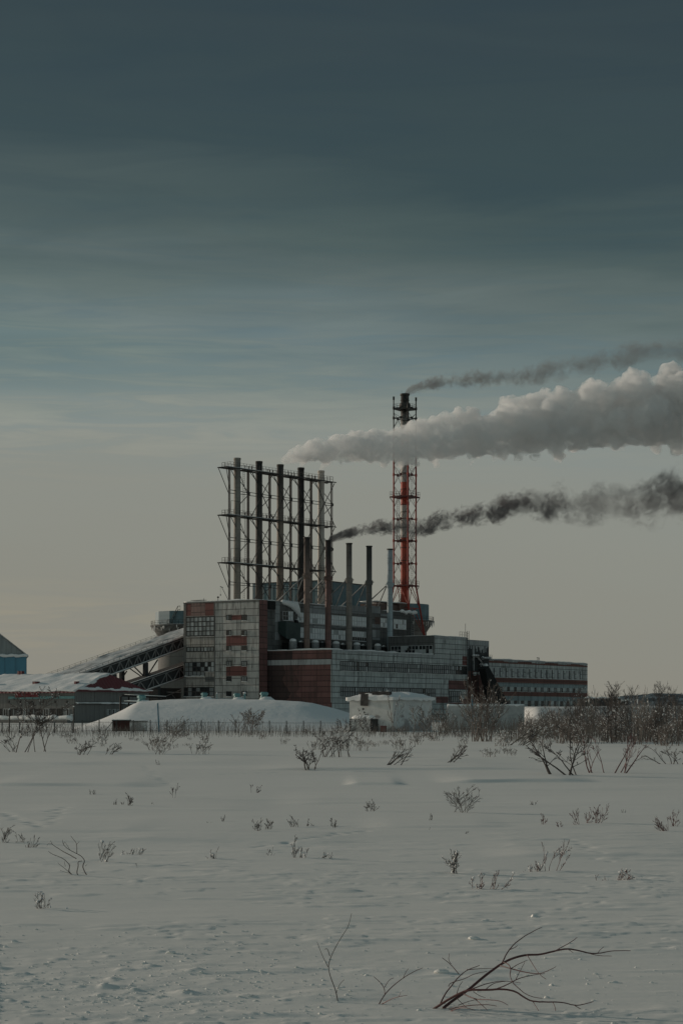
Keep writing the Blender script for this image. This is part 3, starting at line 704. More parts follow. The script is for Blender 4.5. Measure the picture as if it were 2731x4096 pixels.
for p0, p1, a, b, nx in ((1189, 1214, 2449, 2486, 3), (1239, 1299, 2453, 2492, 6), (1325, 1382, 2460, 2498, 6), (1407, 1465, 2465, 2502, 6), (1521, 1547, 2472, 2507, 3), (1573, 1623, 2476, 2514, 6)): bwin(p0, p1, a, b, nx, 2)
for p0, p1, a, b, nx in ((1171, 1185, 2508, 2546, 2), (1186, 1215, 2508, 2547, 4), (1239, 1299, 2511, 2554, 6), (1325, 1380, 2519, 2556, 6)): bwin(p0, p1, a, b, nx, 2)
bwin(1408, 1464, 2524, 2545, 6, 1); bwin(1408, 1464, 2546, 2562, 6, 1, (('glass_dark', 1),))
# green hopper hung on the wall
mb = MB(); a, b = bh.sr(1111), bh.sr(1170); zt = bh.zr(1111, 2486); zb = bh.zr(1140, 2570)
v = [(a, -2.4, zt), (b, -2.4, zt - .3), (b, 0, zt - .3), (a, 0, zt), (a, -2.4, zb + .9), (b - .2, -2.4, zb - .3), (b - .2, 0, zb + 1.5), (a, 0, zb + 2.2)]
mb.add(v, [(0, 1, 2, 3), (7, 6, 5, 4), (0, 4, 5, 1), (1, 5, 6, 2), (3, 7, 4, 0), (2, 6, 7, 3)]); mb.build('hopper', M['green_metal'], bh.root)
mb = MB(); xs = bh.sr(1150)
for k in range(9): t = k/8; mb.tube([(xs - 2 + 6*t, .2, BH + .2), (xs - 2 + 6.2*t, -.35, BH - .3 - 1.2*t), (xs - 1.6 + 6.1*t + .8*t, -.2, BH - .8 - 3.4*t*t)], [.5, .45, .12 + .1*t], 6)
mb.tube([(bh.sr(1183), -.2, BH - 4), (bh.sr(1185), -.25, BH - 6.5), (bh.sr(1186), -.15, BH - 8.4)], [.35, .4, .05], 6)
mb.build('ice_drape', M['snow'], bh.root, True)
mb = MB(); a = bh.sr(1168) ; mb.tube([(bh.sr(1181), -.1, BH - 4.6), (bh.sr(1181), -.6, BH - 4.6)], .5, 10); mb.build('blown_pipe', M['black_void'], bh.root)
# brown brick lift house on the roof
mb = MB(); y = 6.0; a = hit(bh.ox + UX*y, bh.oy + UY*y, VX, VY, 1504); b = hit(bh.ox + UX*y, bh.oy + UY*y, VX, VY, 1621)
walls(mb, a, a + (b-a)*.72, y, y + 5, BH, BH + 2.4, 0, 0, 1); walls(mb, a + (b-a)*.72, b, y - .6, y + 5, BH, BH + 2.9, 0, 0, 1)
lh = mb.build('lift_house', [M['brick_brown'], M['tar']], bh.root); snow_slab(lh, a, b, y - .3, y + 5, BH + 2.92, .28, 9)
# ladder column at the far end, iced over
mb = MB(); x = bh.sr(1644); ladder(mb, (x, -.5, 16), 12.5, 1.4, .08, (1, 0, 0), .6); mb.build('wall_ladder', M['steel_grey'], bh.root)
mb = MB(); x = bh.sr(1600)
mb.tube([(x + k*.9, -.1, BH + .1 + .2*math.sin(k*1.7)) for k in range(10)], [.35, .5, .4, .6, .35, .55, .45, .6, .5, .4], 6); mb.build('snow_cornice', M['snow'], bh.root, True)

# ---- tanks on the hall roof, one by each short chimney
def tank(px, label):
    y = 16.2; X0, Y0 = C0[0] + UX*y, C0[1] + UY*y; t = hit(X0, Y0, VX, VY, px)
    o = thing('roof_tank', label, 'tank', (X0 + VX*t, Y0 + VY*t, HH), RZ, 'round tanks in front of the boiler house')
    mb = MB(); mb.lathe(0, 0, [(.95, 0.2), (.95, 2.3), (.8, 2.7), (.45, 2.95)], 16); mb.build('shell', M['steel_grey'], o, True)
    mb = MB(); mb.lathe(0, 0, [(.88, 2.5), (.80, 2.85), (.55, 3.08), (.15, 3.18)], 14); mb.build('snow_cap', M['snow'], o, True)
for px, l in ((1172, 'round grey tank with the thickest snow cap below the green hopper'), (1261, 'round snow topped tank between the first and second short chimneys'),
              (1344, 'round snow topped tank between the second and third short chimneys'), (1427, 'round snow topped tank between the third and fourth short chimneys'),
              (1510, 'round snow topped tank between the fourth chimney and the pale blue one')): tank(px, l)

# ---- ducts and pipes round the chimney feet
rr = random.Random(61)
for k, px in enumerate((1205, 1290, 1372, 1452, 1535)):
    y = 15.2; X0, Y0 = C0[0] + UX*y, C0[1] + UY*y; t = hit(X0, Y0, VX, VY, px); o = thing('flue_duct', ('black boxy flue duct at the foot of the first short chimney', 'black boxy flue duct at the foot of the smoking chimney', 'black boxy flue duct at the foot of the middle short chimney', 'black boxy flue duct at the foot of the dark grey short chimney', 'black boxy flue duct at the foot of the pale blue chimney')[k], 'duct', (X0 + VX*t, Y0 + VY*t, HH), RZ, 'flue ducts on the hall roof')
    mb = MB(); mb.box(-1.3, 1.1, -.6, 4.6, .2, 2.2 + rr.uniform(-.3, .5)); mb.build('duct', M['black_void'], o)
    mb = MB(); mb.tube([(-2.2, .2, .4), (-1.6, .1, 1.2), (1.8, .1, 1.3 + rr.uniform(-.3, .3)), (2.6, .4, .4)], .16, 7); mb.build('pipe', M['steel_dark'], o, True)
    mb = MB(); mb.tube([(-1.2, -.3, 2.4), (0, 0, 2.5), (1.0, .2, 2.4)], [.15, .3, .12], 7); mb.build('snow', M['dirty_snow'], o, True)
# ---- short chimneys
SHORT = [(1227, 'first short chimney from the left, rusty brown, with a wider cap', (0.25, 0.175, 0.145), (0.12, 0.085, 0.072), (17, 27)),
         (1312, 'short brick red chimney pouring out black smoke', (0.24, 0.13, 0.11), (0.10, 0.06, 0.053), (14, 24)),
         (1396, 'middle short chimney, grey brown with a streaked upper half', (0.30, 0.265, 0.235), (0.15, 0.13, 0.115), (19, 30)),
         (1476, 'slim dark grey short chimney just left of the pale blue one', (0.17, 0.16, 0.15), (0.07, 0.066, 0.063), (18, 28)),
         (1559, 'pale blue grey short chimney beside the red lattice mast', (0.40, 0.47, 0.50), (0.26, 0.31, 0.33), None)]
for i, (px, lab, c1, c2, soot) in enumerate(SHORT):
    y = 14.0; X0, Y0 = C0[0] + UX*y, C0[1] + UY*y; t = hit(X0, Y0, VX, VY, px)
    o = thing('short_chimney', lab, 'chimney', (X0 + VX*t, Y0 + VY*t, HH), RZ, 'short chimneys in front of the boiler house')
    H = 43.4 - HH; r = .72; mt = stack_mat('short_flue_%d' % i, c1, c2, soot, 3.1)
    mb = MB(); mb.lathe(0, 0, [(r*1.03, 0.1), (r, 3), (r*.97, H)], 20); mb.lathe(0, 0, [(r*.9, H + .003), (r*.9, H + .02)], 20)
    mb.build('flue', mt, o, True)
    mb = MB(); mb.lathe(0, 0, [(r*1.12, H - .25), (r*1.16, H + .05)], 20); mb.build('rim', M['steel_dark'], o)
    mb = MB(); zc = 34.3 - HH; mb.lathe(0, 0, [(r*1.12, zc - .7), (r*1.3, zc - .35), (r*1.3, zc + .45), (r*1.12, zc + .5)], 20)
    for k in range(8): a = k*math.pi/4; mb.beam((math.cos(a)*r*1.3, math.sin(a)*r*1.3, zc), (math.cos(a)*r*1.75, math.sin(a)*r*1.75, zc + .1), .08)
    mb.build('collar', mt, o)
    for ex, ey, ez in ((4.3, 6.6, BH - HH + .2), (.6, 9.0, BH - HH + .2)):
        mb = MB(); mb.beam((0, r*1.2, zc), (ex, ey, ez), .16, 0, 6); mb.build('strut', M['steel_grey'], o)

# ---- five tall chimneys and the steel frame that carries them
S1, S5 = Vector((px2x(949, 460.0), 460.0, 0)), Vector((px2x(1284, 484.2), 484.2, 0))
ROWA = math.atan2(S5.y - S1.y, S5.x - S1.x); SP = (S5 - S1).length / 4
TALL = [('leftmost tall chimney, weathered grey brown with bare top', (0.30, 0.28, 0.245), (0.17, 0.157, 0.138), None),
        ('second tall chimney from the left, dark with soot down its length', (0.115, 0.10, 0.09), (0.05, 0.046, 0.043), (16, 34)),
        ('middle tall chimney, brown below and dark near the top', (0.27, 0.22, 0.18), (0.12, 0.10, 0.085), (19, 36)),
        ('near black tall chimney, fourth from the left, feeding the white steam', (0.05, 0.046, 0.043), (0.03, 0.028, 0.027), (4, 28)),
        ('rightmost tall chimney, pale beige grey with ring joints', (0.52, 0.49, 0.44), (0.36, 0.33, 0.295), None)]
for i, (lab, c1, c2, soot) in enumerate(TALL):
    p = S1.lerp(S5, i/4)
    o = thing('tall_chimney', lab, 'chimney', (p.x, p.y, BH), ROWA, 'tall chimneys in the steel frame')
    H = 64.1 - BH; r = .86; mt = stack_mat('tall_flue_%d' % i, c1, c2, soot, 2.6)
    mb = MB(); mb.lathe(0, 0, [(r*1.04, 0.05), (r, H*.5), (r*.97, H)], 24); mb.build('flue', mt, o, True)
    mb = MB(); mb.lathe(0, 0, [(r*1.0, H - .5), (r*1.06, H - .4), (r*1.06, H + .02)], 24); mb.lathe(0, 0, [(r*.85, H + .03), (r*.85, H + .05)], 24); mb.build('rim', mt, o)
fr = thing('chimney_frame', 'dark steel lattice frame with three railed walkways holding the tall chimneys', 'steel frame', (S1.x, S1.y, 0), ROWA)
COLS = [-2.8, SP*.5, SP*1.5, SP*2.5, SP*3.5, SP*4 + 4.2]; LV = [BH, 38.3, 49.9, 61.5]; FY = .32
for x in COLS:
    for s in (-1, 1):
        mb = MB(); mb.beam((x + .12*s, s*FY, BH), (x + .12*s, s*FY, LV[3]), .18 if x not in (COLS[0], COLS[-1]) else .13); mb.build('column', M['steel_dark'], fr)
for j in range(5):
    xa, xb = COLS[j], COLS[j+1]; xs = SP*j
    for k in range(3):
        za, zb = LV[k], LV[k+1]; zm = (za + zb)/2; h = zb - za; mb = MB()
        if 0 < j: mb.beam((xa, -1.0, za), (xb, -1.0, zb - .3), .10); mb.beam((xa, -1.2, zb - .3), (xb, -1.2, za), .10)
        else: mb.beam((xs + .8, FY, zb - .4), (xb, FY, zm), .08)
        for dz, yy in ((.35, -FY), (-.35, FY)): mb.beam((xa, yy, zm + dz), (xb, yy, zm + dz*.6), .095)
        mb.beam((xs + .7, -FY, zm + h*.24), (xb, -FY, zm + .1), .085); mb.beam((xs + .7, -FY, zm - h*.24), (xb, -FY, zm - .1), .10)
        mb.beam((xa, -FY, zb - .2), (xs - .7, -FY, zb - h*.24), .085)
        mb.box(xb - .35, xb + .35, -FY - .05, -FY + .05, zm - .35, zm + .35)
        mb.build('cross_brace', M['steel_dark'], fr)
for k in (1, 2, 3):
    z = LV[k]; x0, x1 = -5.4, COLS[-1] + .1; mb = MB()
    for s in (-1, 1): mb.box(x0, x1, s*1.45 - .12, s*1.45 + .12, z - .22, z)
    x = x0
    while x < x1:
        near = min(abs(x + .45 - SP*i) for i in range(5))
        if near > 1.35: mb.box(x, min(x + .9, x1), -1.32, 1.32, z - .07, z - .004)
        x += .9
    for i in range(5): mb.beam((SP*i - 1.35, -1.3, z - .15), (SP*i - 1.35, 1.3, z - .15), .1); mb.beam((SP*i + 1.35, -1.3, z - .15), (SP*i + 1.35, 1.3, z - .15), .1)
    for s in (-1, 1): mb.beam((x0 + .1, s*1.3, z - .2), (COLS[0], s*FY, z - 6.1), .085)
    pf = mb.build('platform', M['steel_dark'], fr)
    mb = MB()
    for s in (-1, 1): railing(mb, [(-3.9, s*1.4, z), (x1 - 1.2, s*1.4, z)], 1.25, 1.15, .032, .045)
    railing(mb, [(-3.9, -1.4, z), (-3.9, 1.4, z)], 1.25, .9, .032, .045); railing(mb, [(x1 - 1.2, -1.4, z), (x1 - 1.2, 1.4, z)], 1.25, .9, .032, .045)
    for i in range(4): # valves and boxes standing at the rail
        for q in range(3): x = SP*i + 1.6 + q*1.1 + R.uniform(-.2, .2); mb.box(x, x + .12, -1.3, -1.1, z, z + R.uniform(.6, 1.1))
    mb.build('railing', M['steel_dark'], pf)
    mb = MB(); mb.beam((x0 + .4, -1.45, z + .05), (COLS[2], -1.45, z + .05), .07); mb.build('snow', M['snow'], pf)
for x, k in ((1.35, 0), (1.9, 1), (1.3, 2), (SP*3 - 1.6, 2), (SP*4 - 1.7, 2), (SP*4 - 1.7, 1), (SP*4 - 1.7, 0)):
    mb = MB(); ladder(mb, (x, -1.0, LV[k]), LV[k+1] - LV[k], .55, .04, (1, 0, 0), .5); mb.build('ladder', M['steel_dark'], fr)
mb = MB()
for k in (1, 2): z = LV[k]; mb.beam((-3.8, -1.3, z), (-3.5, -1.3, z + 3.4), .05); mb.beam((-3.5, -1.3, z + 3.4), (-.2, -1.3, z + 3.4), .05); mb.beam((-.2, -1.3, z + 3.4), (-.6, -1.3, z), .06)
mb.build('guard_hoop', M['steel_dark'], fr)
dv = thing('roof_davit', 'small leaning hoist arm with a hanging hook on the roof edge left of the chimneys', 'hoist', (px2x(919, 450), 450, BH))
mb = MB(); mb.beam((0, 0, -.2), (-1.9, 0, 3.6), .08); mb.beam((-2.3, 0, 3.75), (-1.6, 0, 3.5), .11); mb.build('arm', M['steel_dark'], dv)
mb = MB(); mb.beam((-2.2, 0, 3.7), (-2.2, 0, 1.9), .025); mb.box(-2.3, -2.1, -.1, .1, 1.5, 1.9); mb.build('hook', M['steel_dark'], dv)

# ---- red lattice mast round a flue
TD = 510.0; tw = thing('lattice_chimney', 'tall red lattice mast around a red and white flue, partly hidden by steam', 'chimney', (px2x(1618.5, TD), TD, 0))
LEG = [(-3.05, -.7), (.7, -3.05), (3.05, .7), (-.7, 3.05)]
TL_ = [36.1, 42.2, 48.4, 54.3, 60.4, 66.3, 71.5, 76.6, 81.7, 84.4]
for (x, y) in LEG:
    f = 1 + 6.6 / math.hypot(x, y); mb = MB()
    mb.tube([(x*f, y*f, -.5), (x, y, TL_[0])], [.30, .24], 8, 0); mb.tube([(x, y, TL_[0]), (x, y, 76.6)], .225, 8, 0); mb.tube([(x, y, 76.6), (x, y, 87.2)], .17, 8, 1)
    for z in TL_: mb.tube([(x, y, z - .35), (x, y, z + .35)], .34, 8, 0 if z < 78 else 1)
    mb.build('leg', [M['steel_red'], M['steel_dark']], tw)
for k in range(len(TL_)):
    z = TL_[k]; mt = M['steel_red_dark'] if z < 78 else M['steel_dark']
    for q in range(4):
        a, b = Vector((*LEG[q], z)), Vector((*LEG[(q+1) % 4], z)); m_ = a.lerp(b, .5); mb = MB(); mb.beam(a, b, .12)
        if k + 1 < len(TL_):
            zz = (TL_[k+1] - z)/2
            for e in (a, b): mb.beam(m_, e + Vector((0, 0, zz)), .055)
        if k > 0 and z < 84:
            zz = (z - TL_[k-1])/2
            for e in (a, b): mb.beam(m_, e - Vector((0, 0, zz)), .055)
        mb.box(m_.x - .3, m_.x + .3, m_.y - .06, m_.y + .06, z - .3, z + .3)
        mb.beam(m_, (m_.x*.35, m_.y*.35, z), .06)
        mb.build('lattice_brace', mt, tw)
for q in range(4):     # bracing of the splayed feet
    x, y = LEG[q]; x2, y2 = LEG[(q+1) % 4]; f = lambda z: 1 + 6.6 / 3.13 * (36.1 - z) / 36.6; mb = MB()
    for za, zb in ((36.0, 30.0), (30.0, 22.0), (22.0, 10.0)):
        P = lambda X, Y, Z: Vector((X*f(Z), Y*f(Z), Z)); top = P(x, y, za).lerp(P(x2, y2, za), .5)
        mb.beam(top, P(x, y, zb), .10); mb.beam(top, P(x2, y2, zb), .10); mb.beam(P(x, y, zb), P(x2, y2, zb), .11)
    mb.build('foot_brace', M['steel_red'], tw)
def banded():
    m, nt, b = new_mat('banded_flue'); t = NT(nt); tc = t.node('ShaderNodeTexCoord'); sp = t.node('ShaderNodeSeparateXYZ'); t.L.new(tc.outputs['Object'], sp.inputs[0])
    n = t.noise(t.coord('Object', (1, 1, .15)), 1.2, 5, .6)
    rp = t.node('ShaderNodeValToRGB'); rp.color_ramp.interpolation = 'CONSTANT'; t.L.new(t.math('DIVIDE', sp.outputs[2], 90.0), rp.inputs[0])
    red, wh = (0.40, 0.055, 0.028, 1), (0.44, 0.42, 0.39, 1); el = rp.color_ramp.elements
    el[0].position, el[0].color = 0.0, red; el[1].position, el[1].color = 49.2/90, wh
    for p, c in ((57.9, red), (64.2, wh), (71.8, red), (76.0, wh)): e = el.new(p/90); e.color = c
    col = t.mix(t.rng(n, .35, .7, 0, .5), rp.outputs[0], (0.16, 0.09, 0.07))
    s = t.math('ADD', sp.outputs[2], t.math('MULTIPLY', t.math('SUBTRACT', n, .5), 4.0))
    col = t.mix(t.rng(s, 79.0, 83.5, 0, .95), col, (0.013, 0.012, 0.012)); t.L.new(col, b.inputs['Base Color']); b.inputs['Roughness'].default_value = .7; return m
mb = MB(); mb.lathe(0, 0, [(1.14, -.5), (1.12, 50), (1.12, 88.2)], 28); mb.build('flue', banded(), tw, True)
mb = MB(); mb.lathe(0, 0, [(1.14, 87.8), (1.32, 88.0), (1.32, 88.35), (1.14, 88.4)], 28); 
for a in (.6, 2.4): mb.beam((1.2*math.cos(a), -1.2*math.sin(a), 88.3), (1.2*math.cos(a), -1.2*math.sin(a), 89.2), .03)
mb.build('cap', M['steel_dark'], tw)
mb = MB(); mb.lathe(0, 0, [(1.25, 84.4), (1.6, 84.6), (1.5, 85.6), (1.15, 85.9)], 20); mb.build('hood', M['steel_dark'], tw)
for z in (43.0, 46.5, 52.0, 56.2, 58.2, 62.4, 66.8, 81, 86.6):
    mb = MB(); mb.lathe(0, 0, [(1.15, z - .08), (1.26, z - .06), (1.26, z + .06), (1.15, z + .08)], 24); mb.build('band_ring', M['steel_dark'], tw)
def tdeck(z, s, mat, rail=True, br=True):
    mb = MB(); P = [(LEG[q][0]*s, LEG[q][1]*s) for q in range(4)]; Q = [(LEG[q][0]*.42, LEG[q][1]*.42) for q in range(4)]
    for q in range(4):
        a, b = P[q], P[(q+1) % 4]; c, d = Q[(q+1) % 4], Q[q]
        v = [(*a, z - .3), (*b, z - .3), (*c, z - .3), (*d, z - .3), (*a, z), (*b, z), (*c, z), (*d, z)]
        mb.add(v, [(3, 2, 1, 0), (4, 5, 6, 7), (0, 1, 5, 4), (1, 2, 6, 5), (2, 3, 7, 6), (3, 0, 4, 7)])
        if br: mb.beam((*a, z - .2), (*[k/s for k in a], z - 1.9), .10)
    o = mb.build('platform', mat, tw)
    if rail:
        mb = MB(); railing(mb, [(*p, z) for p in P + P[:1]], 1.2, 1.0, .035, .04); mb.build('railing', M['steel_dark'], o)
tdeck(60.4, 1.36, M['steel_red_dark']); tdeck(36.3, 1.28, M['steel_red_dark']); tdeck(48.5, 1.0, M['steel_red_dark'], True, False); tdeck(84.3, 1.05, M['steel_dark'], True, False)
mb = MB()
for (x, y) in LEG: mb.box(x - .25, x + .25, y - .25, y + .25, 86.6, 87.5)
mb.build('warning_lamp', M['steel_dark'], tw)
for x, y, z, h in ((1.9, .9, 60.4, 11), (-1.9, -.9, 48.4, 11.8), (1.9, .9, 36.3, 12), (-1.2, -1.6, 22, 14)):
    mb = MB(); ladder(mb, (x, y, z), h, .55, .045, (1, .2, 0), .5); mb.build('ladder', M['steel_red_dark'], tw)

# ---- cooling towers with blue clad crowns
def cooling_tower(X, Y, zb, zt, label, seed):
    o = thing('cooling_tower', label, 'cooling tower', (X, Y, 0), R.uniform(0, .2), 'round concrete towers with blue crowns')
    mb = MB(); mb.lathe(0, 0, [(8.6, -.5), (8.0, 8), (7.75, zb - 3), (7.75, zb)], 40); mb.build('shaft', M['old_concrete'], o, True)
    mb = MB(); mb.lathe(0, 0, [(7.7, zb - 3.4), (9.6, zb - .5), (10.0, zb - .4), (10.0, zb), (7.7, zb + .02)], 40, 0, False)
    bal = mb.build('balcony', M['sooty_wall'], o)
    mb = MB(); ring = [(9.8*math.cos(a*math.pi/18), 9.8*math.sin(a*math.pi/18), zb) for a in range(37)]; railing(mb, ring, 1.15, 1.7, .04, .045); mb.build('railing', M['steel_dark'], bal)
    mb = MB(); rr = random.Random(seed)
    for k in range(70): a = rr.uniform(0, 6.283); r = rr.uniform(8.9, 9.95); l = rr.uniform(.3, 1.7); mb.tube([(r*math.cos(a), r*math.sin(a), zb - .2), (r*math.cos(a), r*math.sin(a), zb - .4 - l)], [.18, .03], 5)
    mb.build('icicle_fringe', M['snow'], bal)
    mb = MB(); mb.lathe(0, 0, [(9.7, zb), (9.3, zb + .10), (8.6, zb + .14)], 40, 0, False); mb.build('snow', M['snow'], bal, True)
    mb = MB(); mb.lathe(0, 0, [(8.6, zb + .02), (8.6, zt)], 12); mb.build('crown', M['blue_clad'], o)
    mb = MB(); st = math.pi * 1.32; pts = []
    for k in range(7): a = st + k*.07; pts.append((9.1*math.cos(a), 9.1*math.sin(a), zb + .2 + (zt - zb)*min(1, max(0, (k-2)/3))))
    for dz in (0, 1.0): mb.tube([(x, y, z + dz) for x, y, z in pts], .09, 5)
    for p in pts: mb.beam(p, (p[0], p[1], p[2] + 1.0), .05)
    mb.build('outer_stair', M['steel_dark'], o)
cooling_tower(px2x(747, 520), 520, 25.8, 29.5, 'round concrete tower with blue crown rising behind the sloping conveyor gallery', 3)
cooling_tower(px2x(1601, 556), 556, 28.8, 33.6, 'round concrete tower with iced blue crown behind the foot of the red mast', 4)
bc = Block('blue_clad_building', 'broad blue corrugated block standing behind the tall chimneys', 'industrial building', px2x(1287, 520), 520.0)
mb = MB(); walls(mb, 0, bc.sr(1466), 0, bc.sl(1011), -.5, 38.2, 0, 0, 1); mb.build('wall', [M['blue_clad'], M['tar']], bc.root)
mb = MB(); mb.box(-.15, bc.sr(1466) + .1, -.15, bc.sl(1011), 38.2, 38.45); mb.build('roof', M['steel_dark'], bc.root)

# ---- conveyor galleries
def gallery(name, label, ox, oy, z0, slope, t0, t1, w, hgt, roof_mat, snow, chord, post, bay=3.2):
    o = thing(name, label, 'conveyor gallery', (ox, oy, z0), RZ, 'sloping conveyor galleries')
    Z = lambda x: slope * x
    def prism(mb, x0, x1, y0, y1, za, zb):
        v = [(x0, y0, Z(x0)+za), (x1, y0, Z(x1)+za), (x1, y1, Z(x1)+za), (x0, y1, Z(x0)+za), (x0, y0, Z(x0)+zb), (x1, y0, Z(x1)+zb), (x1, y1, Z(x1)+zb), (x0, y1, Z(x0)+zb)]
        mb.add(v, [(3,2,1,0),(4,5,6,7),(0,1,5,4),(1,2,6,5),(2,3,7,6),(3,0,4,7)])
    mb = MB(); prism(mb, t0, t1, .35, w - .3, -hgt + .15, -.3); mb.build('enclosure', M['dark_clad'], o)
    mb = MB(); prism(mb, t0, t1, -.1, w + .2, -.3, 0); mb.build('roof', roof_mat, o)
    mb = MB()
    for zz in (-.42, -hgt): mb.beam((t0, 0, Z(t0) + zz), (t1, 0, Z(t1) + zz), .13); mb.beam((t0, w, Z(t0) + zz), (t1, w, Z(t1) + zz), .13)
    n = int((t1 - t0) / bay)
    for k in range(n):
        a = t0 + k*(t1 - t0)/n; b = t0 + (k+1)*(t1 - t0)/n; m_ = (a + b)/2
        mb.beam((a, 0, Z(a) - hgt), (m_, -.08, Z(m_) - .42), .13); mb.beam((m_, -.08, Z(m_) - .42), (b, 0, Z(b) - hgt), .13)
        mb.beam((m_, 0, Z(m_) - .42), (m_, -.06, Z(m_) - hgt), .09)
    mb.build('truss', post, o)
    if snow:
        nx = int((t1 - t0)/.8); ny = 9; X, Y = np.meshgrid(np.linspace(t0, t1, nx + 1), np.linspace(-.15, w + .25, ny + 1), indexing='ij')
        H = Z(X) + .02 + .26 * np.clip(.75 + 1.2*fbm(X/3, Y/1.2, 9, 3), .05, 1.6); mb = MB(); I = lambda i, j: i*(ny+1) + j
        vs = np.stack([X, Y, H], -1).reshape(-1, 3)
        mb.add([tuple(v) for v in vs], [(I(i, j), I(i+1, j), I(i+1, j+1), I(i, j+1)) for i in range(nx) for j in range(ny)], 0)
        k0 = len(mb.v); edge = [tuple(vs[I(i, 0)]) for i in range(nx + 1)] + [(float(x), -.15, float(Z(x)) - .02) for x in X[:, 0]]
        mb.add(edge, [(i, nx + 1 + i, nx + 2 + i, i + 1) for i in range(nx)]); mb.build('roof_snow', M['dirty_snow'], o, True)
        mb = MB()
        for yy in (0.0, w + .1): railing(mb, [(t0 + 2*k, yy, Z(t0 + 2*k)) for k in range(int((t1 - t0)/2))], .75, 2.0, .03, .035)
        mb.build('railing', M['steel_dark'], o)
        mb = MB(); mb.beam((t0, -.08, Z(t0) - hgt + .22), (t1, -.08, Z(t1) - hgt + .22), .16); mb.build('chord_snow', M['snow'], o, True)
    else:
        mb = MB(); mb.beam((t0, -.05, Z(t0) + .04), (t1, -.05, Z(t1) + .04), .09); mb.build('roof_snow', M['snow'], o, True)
        mb = MB(); mb.beam((t0, -.05, Z(t0) - hgt + .22), (t1, -.05, Z(t1) - hgt + .22), .12); mb.build('chord_snow', M['snow'], o, True)
    return o
GX, GY = px2x(734, 455), 455.0
g1 = gallery('conveyor_gallery', 'upper sloping conveyor gallery with a broad snowy roof and pale truss side', GX, GY, 20.0, .256, -62, 14, 8.2, 2.8, M['tar'], True, None, M['steel_grey'])
for t in (-14.0, -25.5, -38):
    mb = MB(); zt = .256*t - 2.9
    for y in (.4, 7.6): mb.box(t - .55, t + .55, y - .4, y + .4, -20.5, zt)
    mb.beam((t, .4, zt - 4), (t, 7.6, zt), .14); mb.build('trestle', M['dark_clad'], g1)
    mb = MB(); mb.beam((t + .4, .4, zt - 3.4), (t + 4.6, .4, zt + .8), .16); mb.beam((t - .4, .4, zt - 3.4), (t - 4.0, .4, zt - 1.2), .16); mb.build('raking_strut', M['steel_dark'], g1)
g2 = gallery('conveyor_gallery', 'lower dark conveyor gallery sloping up into the panel block beneath the snowy one', px2x(734, 452), 452.0, 13.1, .23, -34, 6, 3.2, 3.0, M['dark_clad'], False, None, M['steel_grey'], 4.6)
for t in (-9.0, -20):
    mb = MB(); mb.box(t - .5, t + .5, .3, 2.6, -13.6, .23*t - 3.0); mb.build('trestle', M['dark_clad'], g2)
th = Block('transfer_house', 'dark low transfer house under the conveyor galleries beside the panel block', 'industrial building', px2x(600, 446), 446.0)
mb = MB(); walls(mb, 0, 12, 0, 8, -.5, 7.6, 0, 0, 1)
for k in range(4): pbox(mb, 'r', 0, 6.4 + k*.01, 11.5, 1.4 + k*1.7, 1.6 + k*1.7, 0, .4, 2)
mb.build('wall', [M['dark_clad'], M['tar'], M['panel_white']], th.root)
mb = MB(); mb.beam((3, -.4, 4.9), (12, -.4, 7.4), .14); mb.beam((8, -.4, 6.0), (11.6, -.4, 3.4), .13); mb.beam((7.4, -.4, 1.4), (11.6, -.4, 2.8), .12); mb.build('snowy_strut', M['steel_grey'], th.root)

# ---- smoke and steam
def skin(me, voxel):
    """One closed outer skin round a mesh of overlapping balls."""
    o = bpy.data.objects.new('hull', me); C.objects.link(o)
    md = o.modifiers.new('r', 'REMESH'); md.mode = 'VOXEL'; md.voxel_size = voxel
    dg = bpy.context.evaluated_depsgraph_get(); me2 = bpy.data.meshes.new_from_object(o.evaluated_get(dg))
    bpy.data.objects.remove(o); bpy.data.meshes.remove(me)
    b2 = bmesh.new(); b2.from_mesh(me2); b2.verts.ensure_lookup_table(); seen = set(); best = []     # drop the hollows inside, keep the outer skin
    for v0 in b2.verts:
        if v0.index in seen: continue
        st, isl = [v0], []; seen.add(v0.index)
        while st:
            v = st.pop(); isl.append(v)
            for e in v.link_edges:
                w = e.other_vert(v)
                if w.index not in seen: seen.add(w.index); st.append(w)
        if len(isl) > len(best): best = isl
    keep = set(v.index for v in best); bmesh.ops.delete(b2, geom=[v for v in b2.verts if v.index not in keep], context='VERTS')
    b2.to_mesh(me2); b2.free()
    return me2
def plume_hull(pts, jitter, seed, voxel, per=3, top_bias=0.25, lump_r=(.30, .52)):
    rr = random.Random(seed); bm = bmesh.new(); pts = [(Vector(p), r) for p, r in pts]
    for (a, ra), (b, rb) in zip(pts[:-1], pts[1:]):
        L = (b - a).length; n = max(2, int(L / (0.38 * (ra + rb) / 2)))
        for k in range(n):
            t = k / n; c = a.lerp(b, t); r = ra + (rb - ra)*t
            bmesh.ops.create_icosphere(bm, subdivisions=2, radius=r*.72, matrix=Matrix.Translation(c))
            for q in range(per):
                th_ = rr.uniform(0, 6.283); rad = r * rr.uniform(*lump_r) * (.5 if math.sin(th_) < -.2 else 1.0); d = r*.98 - rad + rr.uniform(-.1, .12)*r*jitter
                off_ = Vector((rr.uniform(-.3, .3)*r, math.cos(th_)*d, math.sin(th_)*d + top_bias*r*.2*max(0, math.sin(th_))))
                bmesh.ops.create_icosphere(bm, subdivisions=2, radius=rad, matrix=Matrix.Translation(c + off_))
    me = bpy.data.meshes.new('hull'); bm.to_mesh(me); bm.free()
    return skin(me, voxel)
